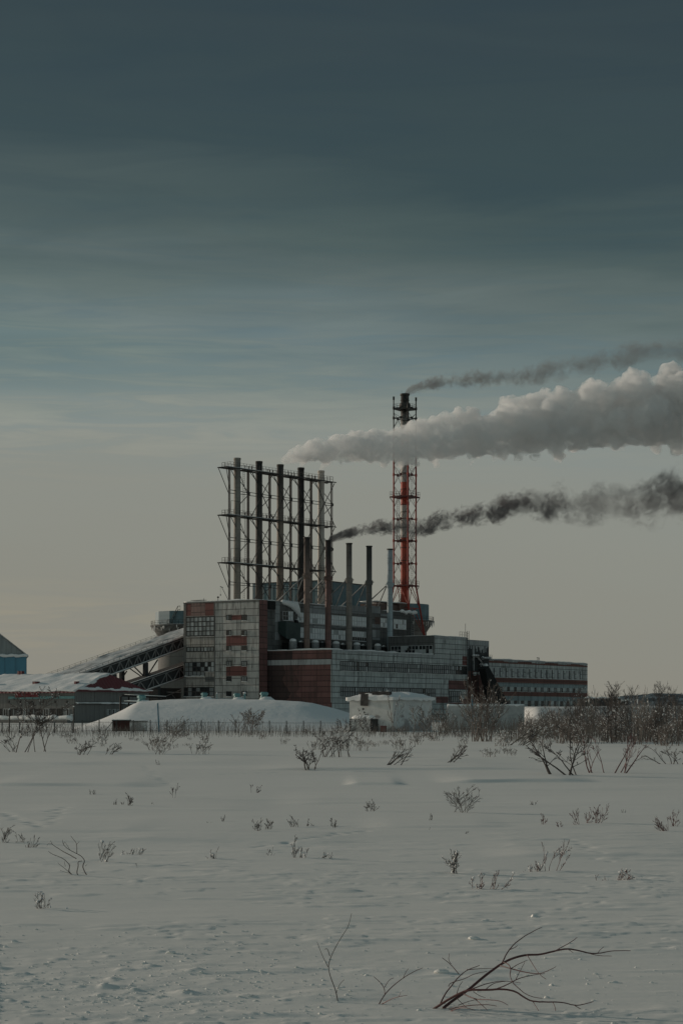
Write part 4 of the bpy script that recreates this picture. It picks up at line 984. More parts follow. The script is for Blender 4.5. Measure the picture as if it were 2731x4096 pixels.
def lump(me, amp, scale, seed):
    n = len(me.vertices); co = np.empty(n*3); no = np.empty(n*3)
    me.vertices.foreach_get('co', co); me.vertex_normals.foreach_get('vector', no); co = co.reshape(-1, 3); no = no.reshape(-1, 3)
    def n3(p, s): return (fbm(p[:, 0]/s + p[:, 1]/s*.31, p[:, 2]/s, seed, 3) + fbm(p[:, 1]/s + 5, p[:, 2]/s + p[:, 0]/s*.37, seed + 9, 3) + fbm(p[:, 0]/s, p[:, 1]/s, seed + 5, 3))/1.7
    k = 1 - 2*np.abs(n3(co, scale)); k2 = 1 - 2*np.abs(n3(co, scale*.45))
    x = co[:, 0]; g = np.clip((x - x.min()) / 30.0, .12, 1.0)
    co = co + no * (amp * g * ((k - .6)*1.0 + (k2 - .6)*.45))[:, None]
    me.vertices.foreach_set('co', co.ravel()); me.polygons.foreach_set('use_smooth', [True]*len(me.polygons)); me.update()
def vol_mat(name, color, density, aniso, build=None):
    m = bpy.data.materials.new(name); m.use_nodes = True; nt = m.node_tree
    for n in list(nt.nodes): nt.nodes.remove(n)
    out = nt.nodes.new('ShaderNodeOutputMaterial'); pv = nt.nodes.new('ShaderNodeVolumePrincipled')
    pv.inputs['Color'].default_value = (*color, 1); pv.inputs['Density'].default_value = density; pv.inputs['Anisotropy'].default_value = aniso
    nt.links.new(pv.outputs[0], out.inputs['Volume'])
    if build: build(NT(nt), pv)
    return m
def at(px, py, Y): return Vector((px2x(px, Y), Y, px2z(py, Y)))
def path(rows, Y0, Y1):
    x0, x1 = rows[0][0], rows[-1][0]; o = []
    for px, py, hr_ in rows:
        Y = Y0 + (Y1 - Y0)*(px - x0)/(x1 - x0); o.append((at(px, py, Y), hr_*Y/F))
    return o
def torn(t, pv):
    v = t.coord('Object', (1, 1, 1)); a = t.noise(v, .50, 5, .62, .8); c = t.noise(v, .14, 3, .55)
    d = t.rng(t.math('ADD', t.math('MULTIPLY', a, .8), t.math('MULTIPLY', c, .2)), .40, .56, .02, .9)
    t.L.new(d, pv.inputs['Density'])
st_rows = [(1128, 1842, 13), (1152, 1832, 25), (1205, 1814, 40), (1300, 1798, 52), (1450, 1787, 68), (1620, 1776, 80), (1800, 1752, 98), (2000, 1728, 112), (2200, 1694, 128), (2400, 1668, 145), (2600, 1645, 162), (2760, 1625, 178), (3000, 1590, 200), (3300, 1550, 225)]
P_ = path([(p_, q_ + .10*h_, h_*1.05) for p_, q_, h_ in st_rows], 477, 452); org = P_[0][0].copy()
me = plume_hull([(p - org, r) for p, r in P_], 1.2, 12, .42, 10, .6, (.14, .40)); lump(me, 1.3, 3.0, 3); me = skin(me, .36); lump(me, .6, 1.4, 23); me = skin(me, .33)
me.polygons.foreach_set('use_smooth', [True]*len(me.polygons))
me.name = 'steam_plume'; me.materials.clear(); me.materials.append(vol_mat('steam', (0.975, 0.975, 0.975), .5, .1, torn))
o = bpy.data.objects.new('steam_plume', me); C.objects.link(o); o.location = org
tag(o, 'big billowing white steam plume drifting from the tall chimneys across the red mast', 'steam')
for px, py, Y, lab in ((1202, 1871, 478.5, 'thin wisp of steam rising from the near black tall chimney'), (1284, 1883, 484.2, 'thin wisp of steam rising from the pale beige chimney')):
    rows = [(px, py + 2, 10), (px + 3, py - 12, 14), (px + 12, py - 26, 19), (px + 40, py - 42, 22)]; Q = path(rows, Y, Y - 3); og = Q[0][0].copy()
    me = plume_hull([(p - og, r) for p, r in Q], .8, px, .22, 3, 0); me.name = 'steam_wisp'; me.materials.clear(); me.materials.append(bpy.data.materials.get('wisp') or vol_mat('wisp', (0.97, 0.965, 0.96), .30, .25))
    o = bpy.data.objects.new('steam_wisp', me); C.objects.link(o); o.location = og; tag(o, lab, 'steam')
def smoke(name, label, rows, Y0, Y1, color, dens, prof, nscale, warp, seed, rag, core=.72):
    """Smoke whose density follows its bent centre line: thick inside, torn by noise towards the edge."""
    Q = path(rows, Y0, Y1); og = Q[0][0].copy(); pts = [(p - og, r) for p, r in Q]
    xs = [p.x for p, _ in pts]; X1 = xs[-1]
    # a lumpy bounding hull, well outside the torn edge
    mb = MB(); n = 14
    dense = []
    for (a, ra), (b, rb) in zip(pts[:-1], pts[1:]):
        for k in range(4): dense.append((a.lerp(b, k/4), ra + (rb - ra)*k/4))
    dense.append(pts[-1])
    vs = []; fs = []
    for i, (p, r) in enumerate(dense):
        for j in range(n): t = 2*math.pi*j/n; vs.append((p.x, p.y + r*1.28*math.cos(t), p.z + r*1.28*math.sin(t)))
    for i in range(len(dense) - 1):
        for j in range(n): a, b = i*n + j, i*n + (j+1) % n; fs.append((a, b, b + n, a + n))
    fs.append(tuple(range(n-1, -1, -1))); fs.append(tuple((len(dense)-1)*n + j for j in range(n))); mb.add(vs, fs)
    def build(t, pv):
        tc = t.node('ShaderNodeTexCoord'); sp = t.node('ShaderNodeSeparateXYZ'); t.L.new(tc.outputs['Object'], sp.inputs[0])
        u = t.math('DIVIDE', sp.outputs[0], X1, True)
        def curve(vals, lo, hi):
            fc = t.node('ShaderNodeFloatCurve'); c = fc.mapping.curves[0]; q = [(x / X1, (v - lo)/(hi - lo)) for x, v in vals]
            c.points[0].location = q[0]; c.points[1].location = q[-1]
            for a in q[1:-1]: c.points.new(*a)
            for pnt in c.points: pnt.handle_type = 'VECTOR'
            fc.mapping.update(); t.L.new(u, fc.inputs['Value'])
            m = t.node('ShaderNodeMapRange'); m.clamp = False; t.L.new(fc.outputs[0], m.inputs[0]); m.inputs[3].default_value = lo; m.inputs[4].default_value = hi; return m.outputs[0]
        zs = [p.z for p, _ in pts]; rs = [r for _, r in pts]; ysl = pts[-1][0].y / X1
        zc = curve([(x, z) for x, z in zip(xs, zs)], min(zs) - .5, max(zs) + .5); rc = curve([(x, r) for x, r in zip(xs, rs)], 0, max(rs) + .5)
        k = curve([(f*X1, v) for f, v in prof], 0, 1.05)
        dy = t.math('SUBTRACT', sp.outputs[1], t.math('MULTIPLY', sp.outputs[0], ysl)); dz = t.math('SUBTRACT', sp.outputs[2], zc)
        rr_ = t.math('DIVIDE', t.math('SQRT', t.math('ADD', t.math('MULTIPLY', dy, dy), t.math('MULTIPLY', dz, dz))), rc)
        # noise in coordinates that grow with the plume
        sc = t.math('DIVIDE', 3.0, t.math('POWER', rc, .55))
        cb = t.node('ShaderNodeCombineXYZ'); 
        W = [0.0]                                     # noise grows with the plume: the integral of its scale along the drift
        for i_ in range(1, len(xs)): W.append(W[-1] + (xs[i_] - xs[i_-1]) * 3.0 / ((rs[i_] + rs[i_-1])*.5)**.55)
        wx = curve(list(zip(xs, W)), 0, W[-1])
        t.L.new(wx, cb.inputs[0])
        for i_, s_ in ((1, dy), (2, dz)): t.L.new(t.math('MULTIPLY', s_, sc), cb.inputs[i_])
        nn = t.node('ShaderNodeTexNoise'); t.L.new(cb.outputs[0], nn.inputs['Vector']); nn.inputs['Scale'].default_value = nscale; nn.inputs['Detail'].default_value = 4; nn.inputs['Roughness'].default_value = .58; nn.inputs['Distortion'].default_value = warp
        big = t.noise(cb.outputs[0], nscale*.28, 2, .5)
        near = t.rng(u, 0.0, .10, 1.0, 0.0); rg_ = t.math('MULTIPLY', t.math('SUBTRACT', 1.0, t.math('MULTIPLY', near, .7)), rag)
        e = t.math('ADD', t.math('SUBTRACT', t.math('ADD', t.math('MULTIPLY', near, .45), core), rr_), t.math('MULTIPLY', t.math('SUBTRACT', nn.outputs[0], .5), rg_))
        e = t.math('ADD', e, t.math('MULTIPLY', t.math('SUBTRACT', big, .5), t.math('MULTIPLY', rg_, .8)))
        body = t.rng(e, 0.0, .6, 0, 1); inside = t.rng(rr_, 1.0, 1.22, 1, 0)
        t.L.new(t.math('MULTIPLY', t.math('MULTIPLY', t.math('MULTIPLY', body, inside), k), dens), pv.inputs['Density'])
    o = mb.build(name, vol_mat(name, color, dens, .1, build)); o.location = og; tag(o, label, 'smoke'); return o
smoke('black_smoke', 'ragged plume of black smoke blowing from the short brick red chimney', [(1312, 2172, 11), (1324, 2156, 14), (1350, 2146, 17), (1412, 2130, 22), (1500, 2114, 31), (1600, 2106, 38), (1690, 2104, 42), (1766, 2073, 46), (1890, 2052, 52), (2036, 2034, 60), (2140, 2016, 70), (2275, 2005, 88), (2400, 2015, 88), (2504, 2030, 88), (2660, 1995, 115), (2800, 1975, 130), (3100, 1940, 150)],
      456, 440, (.20, .19, .20), 2.6, [(0, 1), (.1, .9), (.2, .60), (.3, .46), (.40, .30), (.48, .27), (.55, .075), (.64, .05), (.74, .10), (.85, .08), (1, .04)], .36, 1.1, 5, 3.2)
smoke('grey_smoke', 'thin grey smoke trailing from the top of the red lattice mast', [(1618, 1584, 15), (1630, 1566, 17), (1650, 1556, 20), (1690, 1545, 24), (1745, 1532, 32), (1870, 1522, 40), (2036, 1506, 48), (2140, 1490, 52), (2296, 1454, 58), (2452, 1433, 62), (2660, 1402, 60), (2900, 1370, 70)],
      510, 495, (.30, .28, .275), .60, [(0, 1), (.1, .85), (.25, .5), (.4, .42), (.55, .30), (.7, .26), (.85, .22), (1, .14)], .30, 1.0, 8, 2.4)
# ------------------------------------------------------------------ left side: house, blue warehouse
hs = Block('pitched_roof_house', 'long low grey building with a snowy hipped roof and dark red end', 'building', px2x(300, 360), 360.0)
V_, U_ = hs.sr(603), 34.0; EZ, RZ_ = 5.75, 9.25
mb = MB(); walls(mb, 0, V_ - .5, 0, U_, -1, EZ, 0, 0, 1)
pbox(mb, 'l', 0, 0, 17, 4.35, 4.85, 0, .22, 2); pbox(mb, 'r', 0, .0, V_ - .5, 3.3, 3.45, 0, .4, 1)
mb.build('wall', [M['house_wall'], M['tar'], M['teal']], hs.root)
a1, a2 = (V_*.5, 1.0), (V_*.5, U_ - 5)
ov = .5
E = [(-ov, -ov, EZ), (V_ + ov*.2, -ov, EZ), (V_ + ov*.2, U_, EZ), (-ov, U_, EZ), (*a1, RZ_), (*a2, RZ_)]
mb = MB(); mb.add(E, [(0, 1, 4), (1, 2, 5, 4), (2, 3, 5), (3, 0, 4, 5), (3, 2, 1, 0)]); mb.box(-ov - .04, -ov + .03, -ov, U_, EZ - .28, EZ + .06)
rf = mb.build('roof', M['roof_red'], hs.root)
def slope_snow(P00, P10, P11, P01, nx, ny, h, seed, hole=None, name='roof_snow'):
    mb = MB(); g = {}; fs = []
    A, B, Cc, D = map(Vector, (P00, P10, P11, P01))
    for i in range(nx + 1):
        for j in range(ny + 1):
            u, v = i/nx, j/ny; p = A.lerp(B, u).lerp(D.lerp(Cc, u), v)
            hh = h * max(.06, .8 + .9*float(fbm(np.array([u*nx/6.]), np.array([v*ny/6. + seed]), seed, 3)[0]))
            g[i, j] = p + Vector((0, 0, hh + .02))
    idx = {}
    keep = [(i, j) for i in range(nx) for j in range(ny) if hole is None or not hole((i+.5)/nx, (j+.5)/ny)]
    def vid(i, j):
        if (i, j) not in idx: idx[i, j] = len(mb.v); mb.v.append(tuple(g[i, j]))
        return idx[i, j]
    for i, j in keep: fs.append((vid(i, j), vid(i+1, j), vid(i+1, j+1), vid(i, j+1)))
    mb.f += fs; mb.m += [0]*len(fs)
    o = mb.build(name, M['snow'], rf, True)
    sol = o.modifiers.new('thick', 'SOLIDIFY'); sol.thickness = h*.9; sol.offset = -1
    return o
slope_snow((-ov - .1, U_, EZ), (-ov - .1, -ov, EZ), (*a1, RZ_), (*a2, RZ_), 60, 24, .35, 3)
slope_snow((-ov, -ov - .1, EZ), (V_ + .2, -ov - .1, EZ), (*a1, RZ_), (*a1, RZ_), 60, 26, .34, 7,
           lambda u, v: v > .12 + .06*math.sin(u*11) + .04*math.sin(u*31) and u > .05 + .05*math.sin(v*17))
mb = MB(); mb.box(V_*.5 - .3, V_*.5 + .5, 24.0, 25.2, RZ_ - .4, RZ_ + .9); mb.build('chimney', M['roof_red'], rf)
for yy, f, L_ in ((23.5, .35, .5), (13.0, .38, 1.1), (2.6, .36, .5)):
    mb = MB(); x = -.4 + V_*.5*f; z = EZ + (RZ_ - EZ)*f; mb.box(x - .4, x + .6, yy, yy + L_, z, z + .75); mb.build('roof_vent', M['roof_red'], rf)
mb = MB(); x = -.4 + V_*.19; mb.box(x, x + 3.5, 12.2, 12.6, EZ + 1.7, EZ + 2.6) ; 
for k in range(12):
    s = 1.4 + k*1.75; window(hs.root, 'l', 0, s, s + 1.2, .9, 2.4, 2, 1, 'frame_pale' if k % 3 == 0 else 'frame_dark', (('glass_dark', 3), ('glass_grey', 1)), .10)
for k in range(7):
    s = 9.5 + k*1.6; window(hs.root, 'r', 0, s, s + 1.1, 1.2, 2.3, 2, 1, 'frame_pale', (('glass_grey', 1), ('glass_dark', 1)), .08)
for k in range(6): mb = MB(); pbox(mb, 'l', 0, 1.8 + k*3, 2.1 + k*3, 3.5, 4.0, 0, .2); mb.build('wall_lamp', M['steel_dark'], hs.root)
mb = MB(); pbox(mb, 'l', 0, -.2, 26, -.6, .25, .2, 2.4); po = mb.build('porch_roof', M['house_wall'], hs.root)
mb = MB(); pts = [(-1.2, y_, .55 + R.uniform(-.1, .1)) for y_ in np.linspace(-.3, 26, 30)]; mb.tube(pts, [R.uniform(.45, .75) for _ in pts], 8); mb.build('snow', M['snow'], po, True)
mb = MB(); pts = [(x_, -.25, 3.5 + R.uniform(-.02, .06)) for x_ in np.linspace(.2, V_ - .6, 22)]; mb.tube(pts, [R.uniform(.10, .26) for _ in pts], 7); mb.build('ledge_snow', M['snow'], hs.root, True)
# red brush script along the teal rail: the strokes are too small in the photograph to be read
mb = MB(); ya, yb = hs.sl(158), hs.sl(69); xx = -.36; n = 9
for k in range(n):
    y = yb + (ya - yb)*(k + .5)/n; w = .33; hgt = [1.25, .75, .75, .75, .8, .75, 1.25, .75, .8][k]
    for q in range(2):
        st = [(xx, y + w*(1 - q*1.0), 4.72), (xx, y + w*(.75 - q), 4.72 + hgt*.6), (xx, y + w*(.4 - q), 4.72 + hgt), (xx, y + w*(.3 - q), 4.72 + hgt*.35), (xx, y - w*q, 4.72)]
        mb.tube(st, .085, 5)
mb.tube([(xx, yb + .2, 4.70), (xx, (ya+yb)/2, 4.78), (xx, ya - .2, 4.74)], .07, 5)
sg = mb.build('sign_lettering', M['sign_red'], hs.root); 
mb = MB(); [mb.tube([(xx, yb + (ya-yb)*t - .12, 5.3), (xx, yb + (ya-yb)*t + .12, 5.32)], .09, 6) for t in (.05, .3, .72, .8, .95)]; mb.build('snow', M['snow'], sg)

wh = Block('warehouse', 'bright blue gabled shed with a snow line under its grey gable', 'warehouse', px2x(108, 520), 520.0)
wh.root.rotation_euler = (0, 0, math.radians(101)); WY = 15.0; mb = MB(); walls(mb, 0, 40, 0, WY, -.5, 17.4, 0, 0, 0)
zt = 23.4; v = [(0, 0, 17.4), (0, WY, 17.4), (0, WY*.5, zt), (40, 0, 17.4), (40, WY, 17.4), (40, WY*.5, zt)]
mb.add(v, [(0, 2, 1)], 1); mb.build('wall', [M['blue_shed'], M['shed_gable']], wh.root)
mb = MB(); v2 = [(-.4, -.5, 17.2), (-.4, WY*.5, zt + .05), (-.4, WY + .5, 17.2), (40, -.5, 17.2), (40, WY*.5, zt + .05), (40, WY + .5, 17.2)]
v2 += [(x, y, z + .3) for x, y, z in v2]
mb.add(v2, [(0, 3, 4, 1), (1, 4, 5, 2), (6, 7, 10, 9), (7, 8, 11, 10), (0, 1, 7, 6), (1, 2, 8, 7), (3, 9, 10, 4), (4, 10, 11, 5), (0, 6, 9, 3), (2, 5, 11, 8)]); mb.build('roof', M['concrete_light'], wh.root)
mb = MB(); pts = [(-.35, y_, 17.45 + .1*math.sin(y_*2)) for y_ in np.linspace(-.3, WY + .3, 30)]; mb.tube(pts, [R.uniform(.35, .6) for _ in pts], 8); mb.build('snow_ledge', M['snow'], wh.root, True)
window(wh.root, 'l', 0, 6.3, 7.4, 9.2, 11.0, 3, 1, 'frame_pale', (('glass_dark', 2), ('glass_pale', 1)), .15)

# ------------------------------------------------------------------ snow covered earth bank with vents
def terrain(name, xs, ys, fn, mat, kind='structure', label=None):
    X, Y = np.meshgrid(xs, ys, indexing='ij'); Z = fn(X, Y); ny = len(ys)
    co = np.stack([X, Y, Z], -1).reshape(-1, 3); mb = MB(); I = lambda i, j: i*ny + j
    mb.add([tuple(c) for c in co], [(I(i, j), I(i+1, j), I(i+1, j+1), I(i, j+1)) for i in range(len(xs)-1) for j in range(ny-1)])
    o = mb.build(name, mat, None, True); o['kind'] = kind
    return o
MP = [(230, -.5), (300, -.2), (350, .1), (390, .5), (430, .95), (480, 1.6), (515, 2.1), (545, 2.6), (570, 2.9), (650, 3.02), (760, 3.12), (900, 3.10), (1100, 3.0), (1200, 2.85), (1250, 2.65), (1300, 2.3), (1350, 1.9), (1400, 1.45), (1500, .6), (1600, -.4)]
def mound_h(X, Y):
    px = CX + X / 232.0 * F
    p = np.interp(px, [a for a, _ in MP], [b for _, b in MP])
    g = sstep((Y - 203) / 29) * sstep((285 - Y) / 30)
    return p * g * 1.07 + .14 * g * fbm(X / 5, Y / 4, 61, 4) - .65 * (1 - g)
terrain('snow_mound', np.linspace(-36, 8, 130), np.linspace(200, 288, 90), mound_h, M['snow'])
for px, lab, big in ((567, 'turquoise roof vent on the sloping left end of the snow mound', 1.25), (818, 'turquoise vent on the mound, joined to the thin pipe', 1.0),
                     (948, 'turquoise vent sunk deepest in snow between the two thin posts', .95), (1057, 'tallest turquoise vent cone on the mound, before the dark red wall', 1.15)):
    Y = 238.0; X = px2x(px, Y); z = float(mound_h(np.array([X]), np.array([Y]))[0])
    o = thing('roof_vent', lab, 'vent', (X, Y, z - .05), R.uniform(0, .6), 'turquoise vents on the snow mound')
    mb = MB(); mb.lathe(0, 0, [(.62*big, -.1), (.36*big, .55*big), (.36*big, .62*big)], 8); mb.build('cone', M['teal'], o)
    mb = MB(); mb.lathe(0, 0, [(.44*big, .60*big), (.47*big, .66*big), (.47*big, .84*big), (.3*big, .95*big)], 8); mb.build('cap', M['teal'], o)
    mb = MB(); mb.lathe(.25*big, -.1, [(1.25*big, -.15), (.8*big, .18), (.45*big, .42*big)], 12); mb.build('snow_skirt', M['snow'], o, True)
for px, h, lab in ((868, .75, 'thin pale post left of the middle on the snow mound'), (979, .8, 'thicker turquoise stub pipe beside the sunken vent')):
    Y = 238.0; X = px2x(px, Y); z = float(mound_h(np.array([X]), np.array([Y]))[0]); o = thing('pipe_stub', lab, 'pipe', (X, Y, z)); mb = MB()
    r = .05 if px == 868 else .12; mb.lathe(0, 0, [(r, -.2), (r, h)], 10); mb.build('pipe', M['teal'], o); mb = MB(); mb.lathe(0, 0, [(r*1.5, h + .003), (r*1.5, h + .1), (r*.6, h + .2)], 10); mb.build('snow_cap', M['snow'], o, True)
Y = 239.5; mb = MB(); mb.tube([(px2x(825, Y), Y, 3.48), (px2x(975, Y), Y, 3.42)], .10, 8); 
for px in (840, 892, 960): mb.beam((px2x(px, Y), Y, 2.6), (px2x(px, Y), Y, 3.4), .05)
tag(mb.build('roof_pipe', M['concrete_light']), 'low snowy pipe running between the vents on the mound', 'pipe')

# ------------------------------------------------------------------ white hut
ht = Block('utility_hut', 'white plastered brick hut with flaking walls and a thick snow roof', 'hut', px2x(1571, 203), 203.0)
HU, HV = ht.sl(1397), ht.sr(1727); mb = MB(); walls(mb, 0, HV, 0, HU, -.8, 3.1, 0, 0, 1); mb.build('wall', [M['hut_white'], M['tar']], ht.root)
mb = MB(); mb.box(-.12, HV + .12, -.12, HU + .12, 3.1, 3.23); rf2 = mb.build('roof', M['tar'], ht.root)
nx, ny = 36, 30; X, Y = np.meshgrid(np.linspace(-.28, HV + .3, nx + 1), np.linspace(-.28, HU + .28, ny + 1), indexing='ij')
u = (X + .28)/(HV + .58); v = (Y + .28)/(HU + .56); ed = np.minimum(np.minimum(u, 1-u)*HV, np.minimum(v, 1-v)*HU)
H = 3.23 + (.14 + .50*sstep(ed/1.5)) * (1 + .55*fbm(X/1.2, Y/1.2, 5, 3)); mb = MB(); I = lambda i, j: i*(ny+1) + j
droop = np.where(ed < .02, 1, 0)
mb.add([tuple(c) for c in np.stack([X, Y, H], -1).reshape(-1, 3)], [(I(i, j), I(i+1, j), I(i+1, j+1), I(i, j+1)) for i in range(nx) for j in range(ny)])
rim = [(i, 0) for i in range(nx)] + [(nx, j) for j in range(ny)] + [(i, ny) for i in range(nx, 0, -1)] + [(0, j) for j in range(ny, 0, -1)]
vs = [(float(X[i, j]), float(Y[i, j]), float(H[i, j])) for i, j in rim] + [(float(X[i, j]), float(Y[i, j]), 3.12 - .5*abs(float(vnoise(np.array([X[i, j]*.9]), np.array([Y[i, j]*.9]), 4)[0]))) for i, j in rim]
n = len(rim); mb.add(vs, [(k, n + k, n + (k+1) % n, (k+1) % n) for k in range(n)]); mb.build('roof_snow', M['snow'], rf2, True)
mb = MB(); mb.box(.35, .75, .6, HU*.52, 3.5, 4.0); mb.box(.9, 1.3, HU*.60, HU*.88, 3.5, 3.92); mb.build('tar_edge', M['tar'], rf2)
y_ = ht.sl(1463); mb = MB(); mb.add([(-.34, y_ - .5, 3.75), (-.34, y_ + .45, 3.7), (-.36, y_ + .5, 2.45), (-.36, y_ - .45, 2.4), (-.27, y_ - .5, 3.75), (-.27, y_ + .45, 3.7), (-.29, y_ + .5, 2.45), (-.29, y_ - .45, 2.4)], [(0, 1, 2, 3), (7, 6, 5, 4), (0, 4, 5, 1), (1, 5, 6, 2), (2, 6, 7, 3), (3, 7, 4, 0)]); mb.build('roofing_flap', M['tar'], rf2)
y0, y1 = ht.sl(1508), ht.sl(1430); mb = MB(); mb.box(-1.4, -.01, y0, y1, -.8, 1.0); mb.build('porch', M['concrete_light'], ht.root)
mb = MB(); mb.box(-1.44, -.02, y0 - .12, y0 - .003, -.6, 1.0); mb.box(-1.44, -.02, y1 + .003, y1 + .12, -.6, 1.0); mb.build('porch_post', M['tar'], ht.root)
mb = MB(); pts = [(-.8, y0 - .2 + (y1 - y0 + .4)*t/8, 1.12 + R.uniform(-.05, .06)) for t in range(9)]; mb.tube(pts, [.1] + [R.uniform(.24, .34) for _ in range(7)] + [.1], 8); mb.build('porch_snow', M['snow'], ht.root, True)
rr = random.Random(8)
for k, (px, py, w) in enumerate(((1452, 2836, .32), (1457, 2850, .24), (1462, 2862, .36), (1437, 2842, .2), (1433, 2836, .12), (1470, 2858, .2))):
    s = ht.sl(px); z = ht.zl(px, py); mb = MB(); n = 9; p = [(-.012, s + w*.5*math.cos(6.283*q/n)*rr.uniform(.6, 1.1), z + w*.5*math.sin(6.283*q/n)*rr.uniform(.6, 1.1)) for q in range(n)]
    mb.add(p + [(-.02, b, c) for _, b, c in p], [tuple(range(n, 2*n))[::-1]] + [(q, (q+1) % n, n + (q+1) % n, n + q) for q in range(n)]); mb.build('flaked_patch', M['tar'], ht.root)
mb = MB(); mb.beam((px2x(1500, 201), 199.6, .45), (px2x(1512, 201), 199.6, .45), .08); [mb.beam((px2x(q, 201), 199.6, -.6), (px2x(q, 201), 199.6, .45), .05) for q in (1502, 1510)]
tag(mb.build('small_bench', M['steel_dark']), 'small dark bench frame in the snow by the hut porch', 'bench')
bx_ = thing('red_box', 'low rusty red box half hidden by weeds at the hut corner', 'box', (px2x(1533, 200.5), 200.0, -.42)); mb = MB(); mb.box(-.32, .32, -.3, .3, 0, .62); mb.build('box', M['panel_red_bright'], bx_); mb = MB(); mb.box(-.36, .36, -.34, .34, .62, .70); mb.build('lid', M['roof_red'], bx_)

# ------------------------------------------------------------------ walls, banks and far things on the right
cw = Block('concrete_wall', 'pale concrete yard wall with a snow coping behind the tallest bush', 'wall', 0, 0)
cw.root.rotation_euler = (0, 0, math.radians(4)); cw.root.location = (px2x(1789, 222), 222, 0)
Lw = (px2x(2096, 222) - px2x(1789, 222))*1.01; mb = MB(); mb.box(0, Lw*.66, 0, .35, -.6, 2.45); mb.box(Lw*.30, Lw*.68, .2, .7, -.6, 2.78); mb.box(Lw*.66 + .01, Lw, .02, .33, -.6, 2.55)
for k in range(5): mb.box(Lw*k/5 - .1, Lw*k/5 + .1, -.06, .0, -.6, 2.3)
mb.build('wall', M['concrete_light'], cw.root)
mb = MB(); pts = [(Lw*t/20, .17, 2.52 + R.uniform(0, .06)) for t in range(21)]; mb.tube(pts, [R.uniform(.14, .22) for _ in pts], 7); mb.build('snow_coping', M['snow'], cw.root, True)
terrain('snow_bank', np.linspace(px2x(2040, 235), 70, 110), np.linspace(222, 262, 26), lambda X, Y: -.6 + (3.05 + .25*fbm(X/9, Y/9, 71, 3)) * sstep((Y - 222)/12) * sstep((262 - Y)/10) * sstep((X - px2x(2045, 235))/3), M['dirty_snow'])
def slag_h(X, Y):
    px = CX + X/420*F
    p = np.interp(px, [2380, 2450, 2530, 2575, 2600, 2731, 3000, 3600], [-.3, 3.6, 4.6, 5.3, 5.75, 5.85, 5.6, 4.5]); return -.3 + (p + .3 + .5*fbm(X/7, Y/7, 81, 3))*sstep((Y - 392)/16)
terrain('slag_heap', np.linspace(px2x(2370, 410), 160, 150), np.linspace(390, 470, 36), slag_h, M['slag'])
ls = Block('low_shed', 'low dark shed under a thin snow roof beyond the banded block', 'shed', px2x(2340, 372), 372.0)
ls.root.rotation_euler = (0, 0, math.radians(8)); mb = MB(); mb.box(0, 7.2, 0, 6, -.5, 4.5); mb.box(7.21, 9.0, .6, 6, -.5, 4.0); mb.build('wall', M['dark_clad'], ls.root)
mb = MB(); pts = [(9.2*t/16, .3, 4.58 + .12*math.sin(t*1.3) - (.4 if t > 12 else 0)) for t in range(17)]; mb.tube(pts, [R.uniform(.14, .26) for _ in pts], 7); mb.build('roof_snow', M['snow'], ls.root, True)
for k, (a, s) in enumerate(((.8, 1.6), (4.2, 2.0))): mb = MB(); mb.box(a, a + s, -.04, -.003, 1.0, 3.2); mb.build('door', M['black_void'], ls.root)

# ------------------------------------------------------------------ pipe rack, shed, posts and fence
pr = thing('pipe_rack', 'black pipe portal with snowy pipes between the grey house and the mound', 'pipe rack', (px2x(483, 300), 300.0, 0))
def PX_(px, Y=300.0): return px2x(px, Y) - px2x(483, 300)
mb = MB(); mb.tube([(0, 0, -.5), (0, 0, 4.25), (.25, 0, 4.42), (PX_(690), 0, 4.05)], .17, 8); mb.build('pipe', M['black_void'], pr, True)
for q in (516, 676): mb = MB(); mb.beam((PX_(q), .1, -.5), (PX_(q), .1, 4.2), .16 if q == 516 else .3); mb.build('support_post', M['black_void'], pr)
mb = MB(); mb.tube([(PX_(498), -.3, 3.4), (PX_(674), -.3, 3.2)], .13, 8); o = mb.build('pipe', M['steel_dark'], pr)
mb = MB(); mb.tube([(PX_(498), -.3, 3.56), (PX_(560), -.3, 3.52), (PX_(674), -.3, 3.34)], [.10, .16, .12], 7); mb.build('snow', M['snow'], o, True)
mb = MB(); mb.tube([(PX_(500), 0, 4.55), (PX_(580), 0, 4.42), (PX_(665), 0, 4.28)], [.07, .1, .06], 6); mb.build('snow', M['snow'], pr, True)
for q in (490, 502, 510): mb = MB(); mb.beam((PX_(q), .5, 0), (PX_(q), .5, 2.8), .05); mb.build('drop_pipe', M['steel_dark'], pr)
sh = thing('lean_to', 'low open shed with rusty red inside and peeling white side behind the fence', 'shed', (px2x(450, 203), 203.0, -.25))
W1, W2 = px2x(519, 203) - px2x(450, 203), px2x(585, 203) - px2x(450, 203)
mb = MB(); mb.box(0, W1, 1.4, 1.5, -.4, 1.05); mb.box(0, .08, 0, 1.4, -.4, 1.05); mb.build('back_wall', M['panel_red_bright'], sh)
mb = MB(); mb.box(W1, W2, .2, 1.5, -.4, .98); mb.build('side_wall', M['hut_white'], sh)
mb = MB(); mb.box(-.05, W1 + .04, -.1, 1.6, 1.05, 1.13); mb.box(W1 + .05, W2 + .1, .0, 1.6, .98, 1.05); mb.build('roof', M['steel_dark'], sh)
mb = MB(); mb.beam((.05, 0, -.4), (.05, 0, 1.05), .06); mb.beam((-.9, 0, -.2), (0, 0, .9), .05); mb.build('prop', M['steel_dark'], sh)
mb = MB(); mb.box(0, W1, -.05, 1.5, 1.13, 1.2); mb.build('roof_snow', M['snow'], sh)
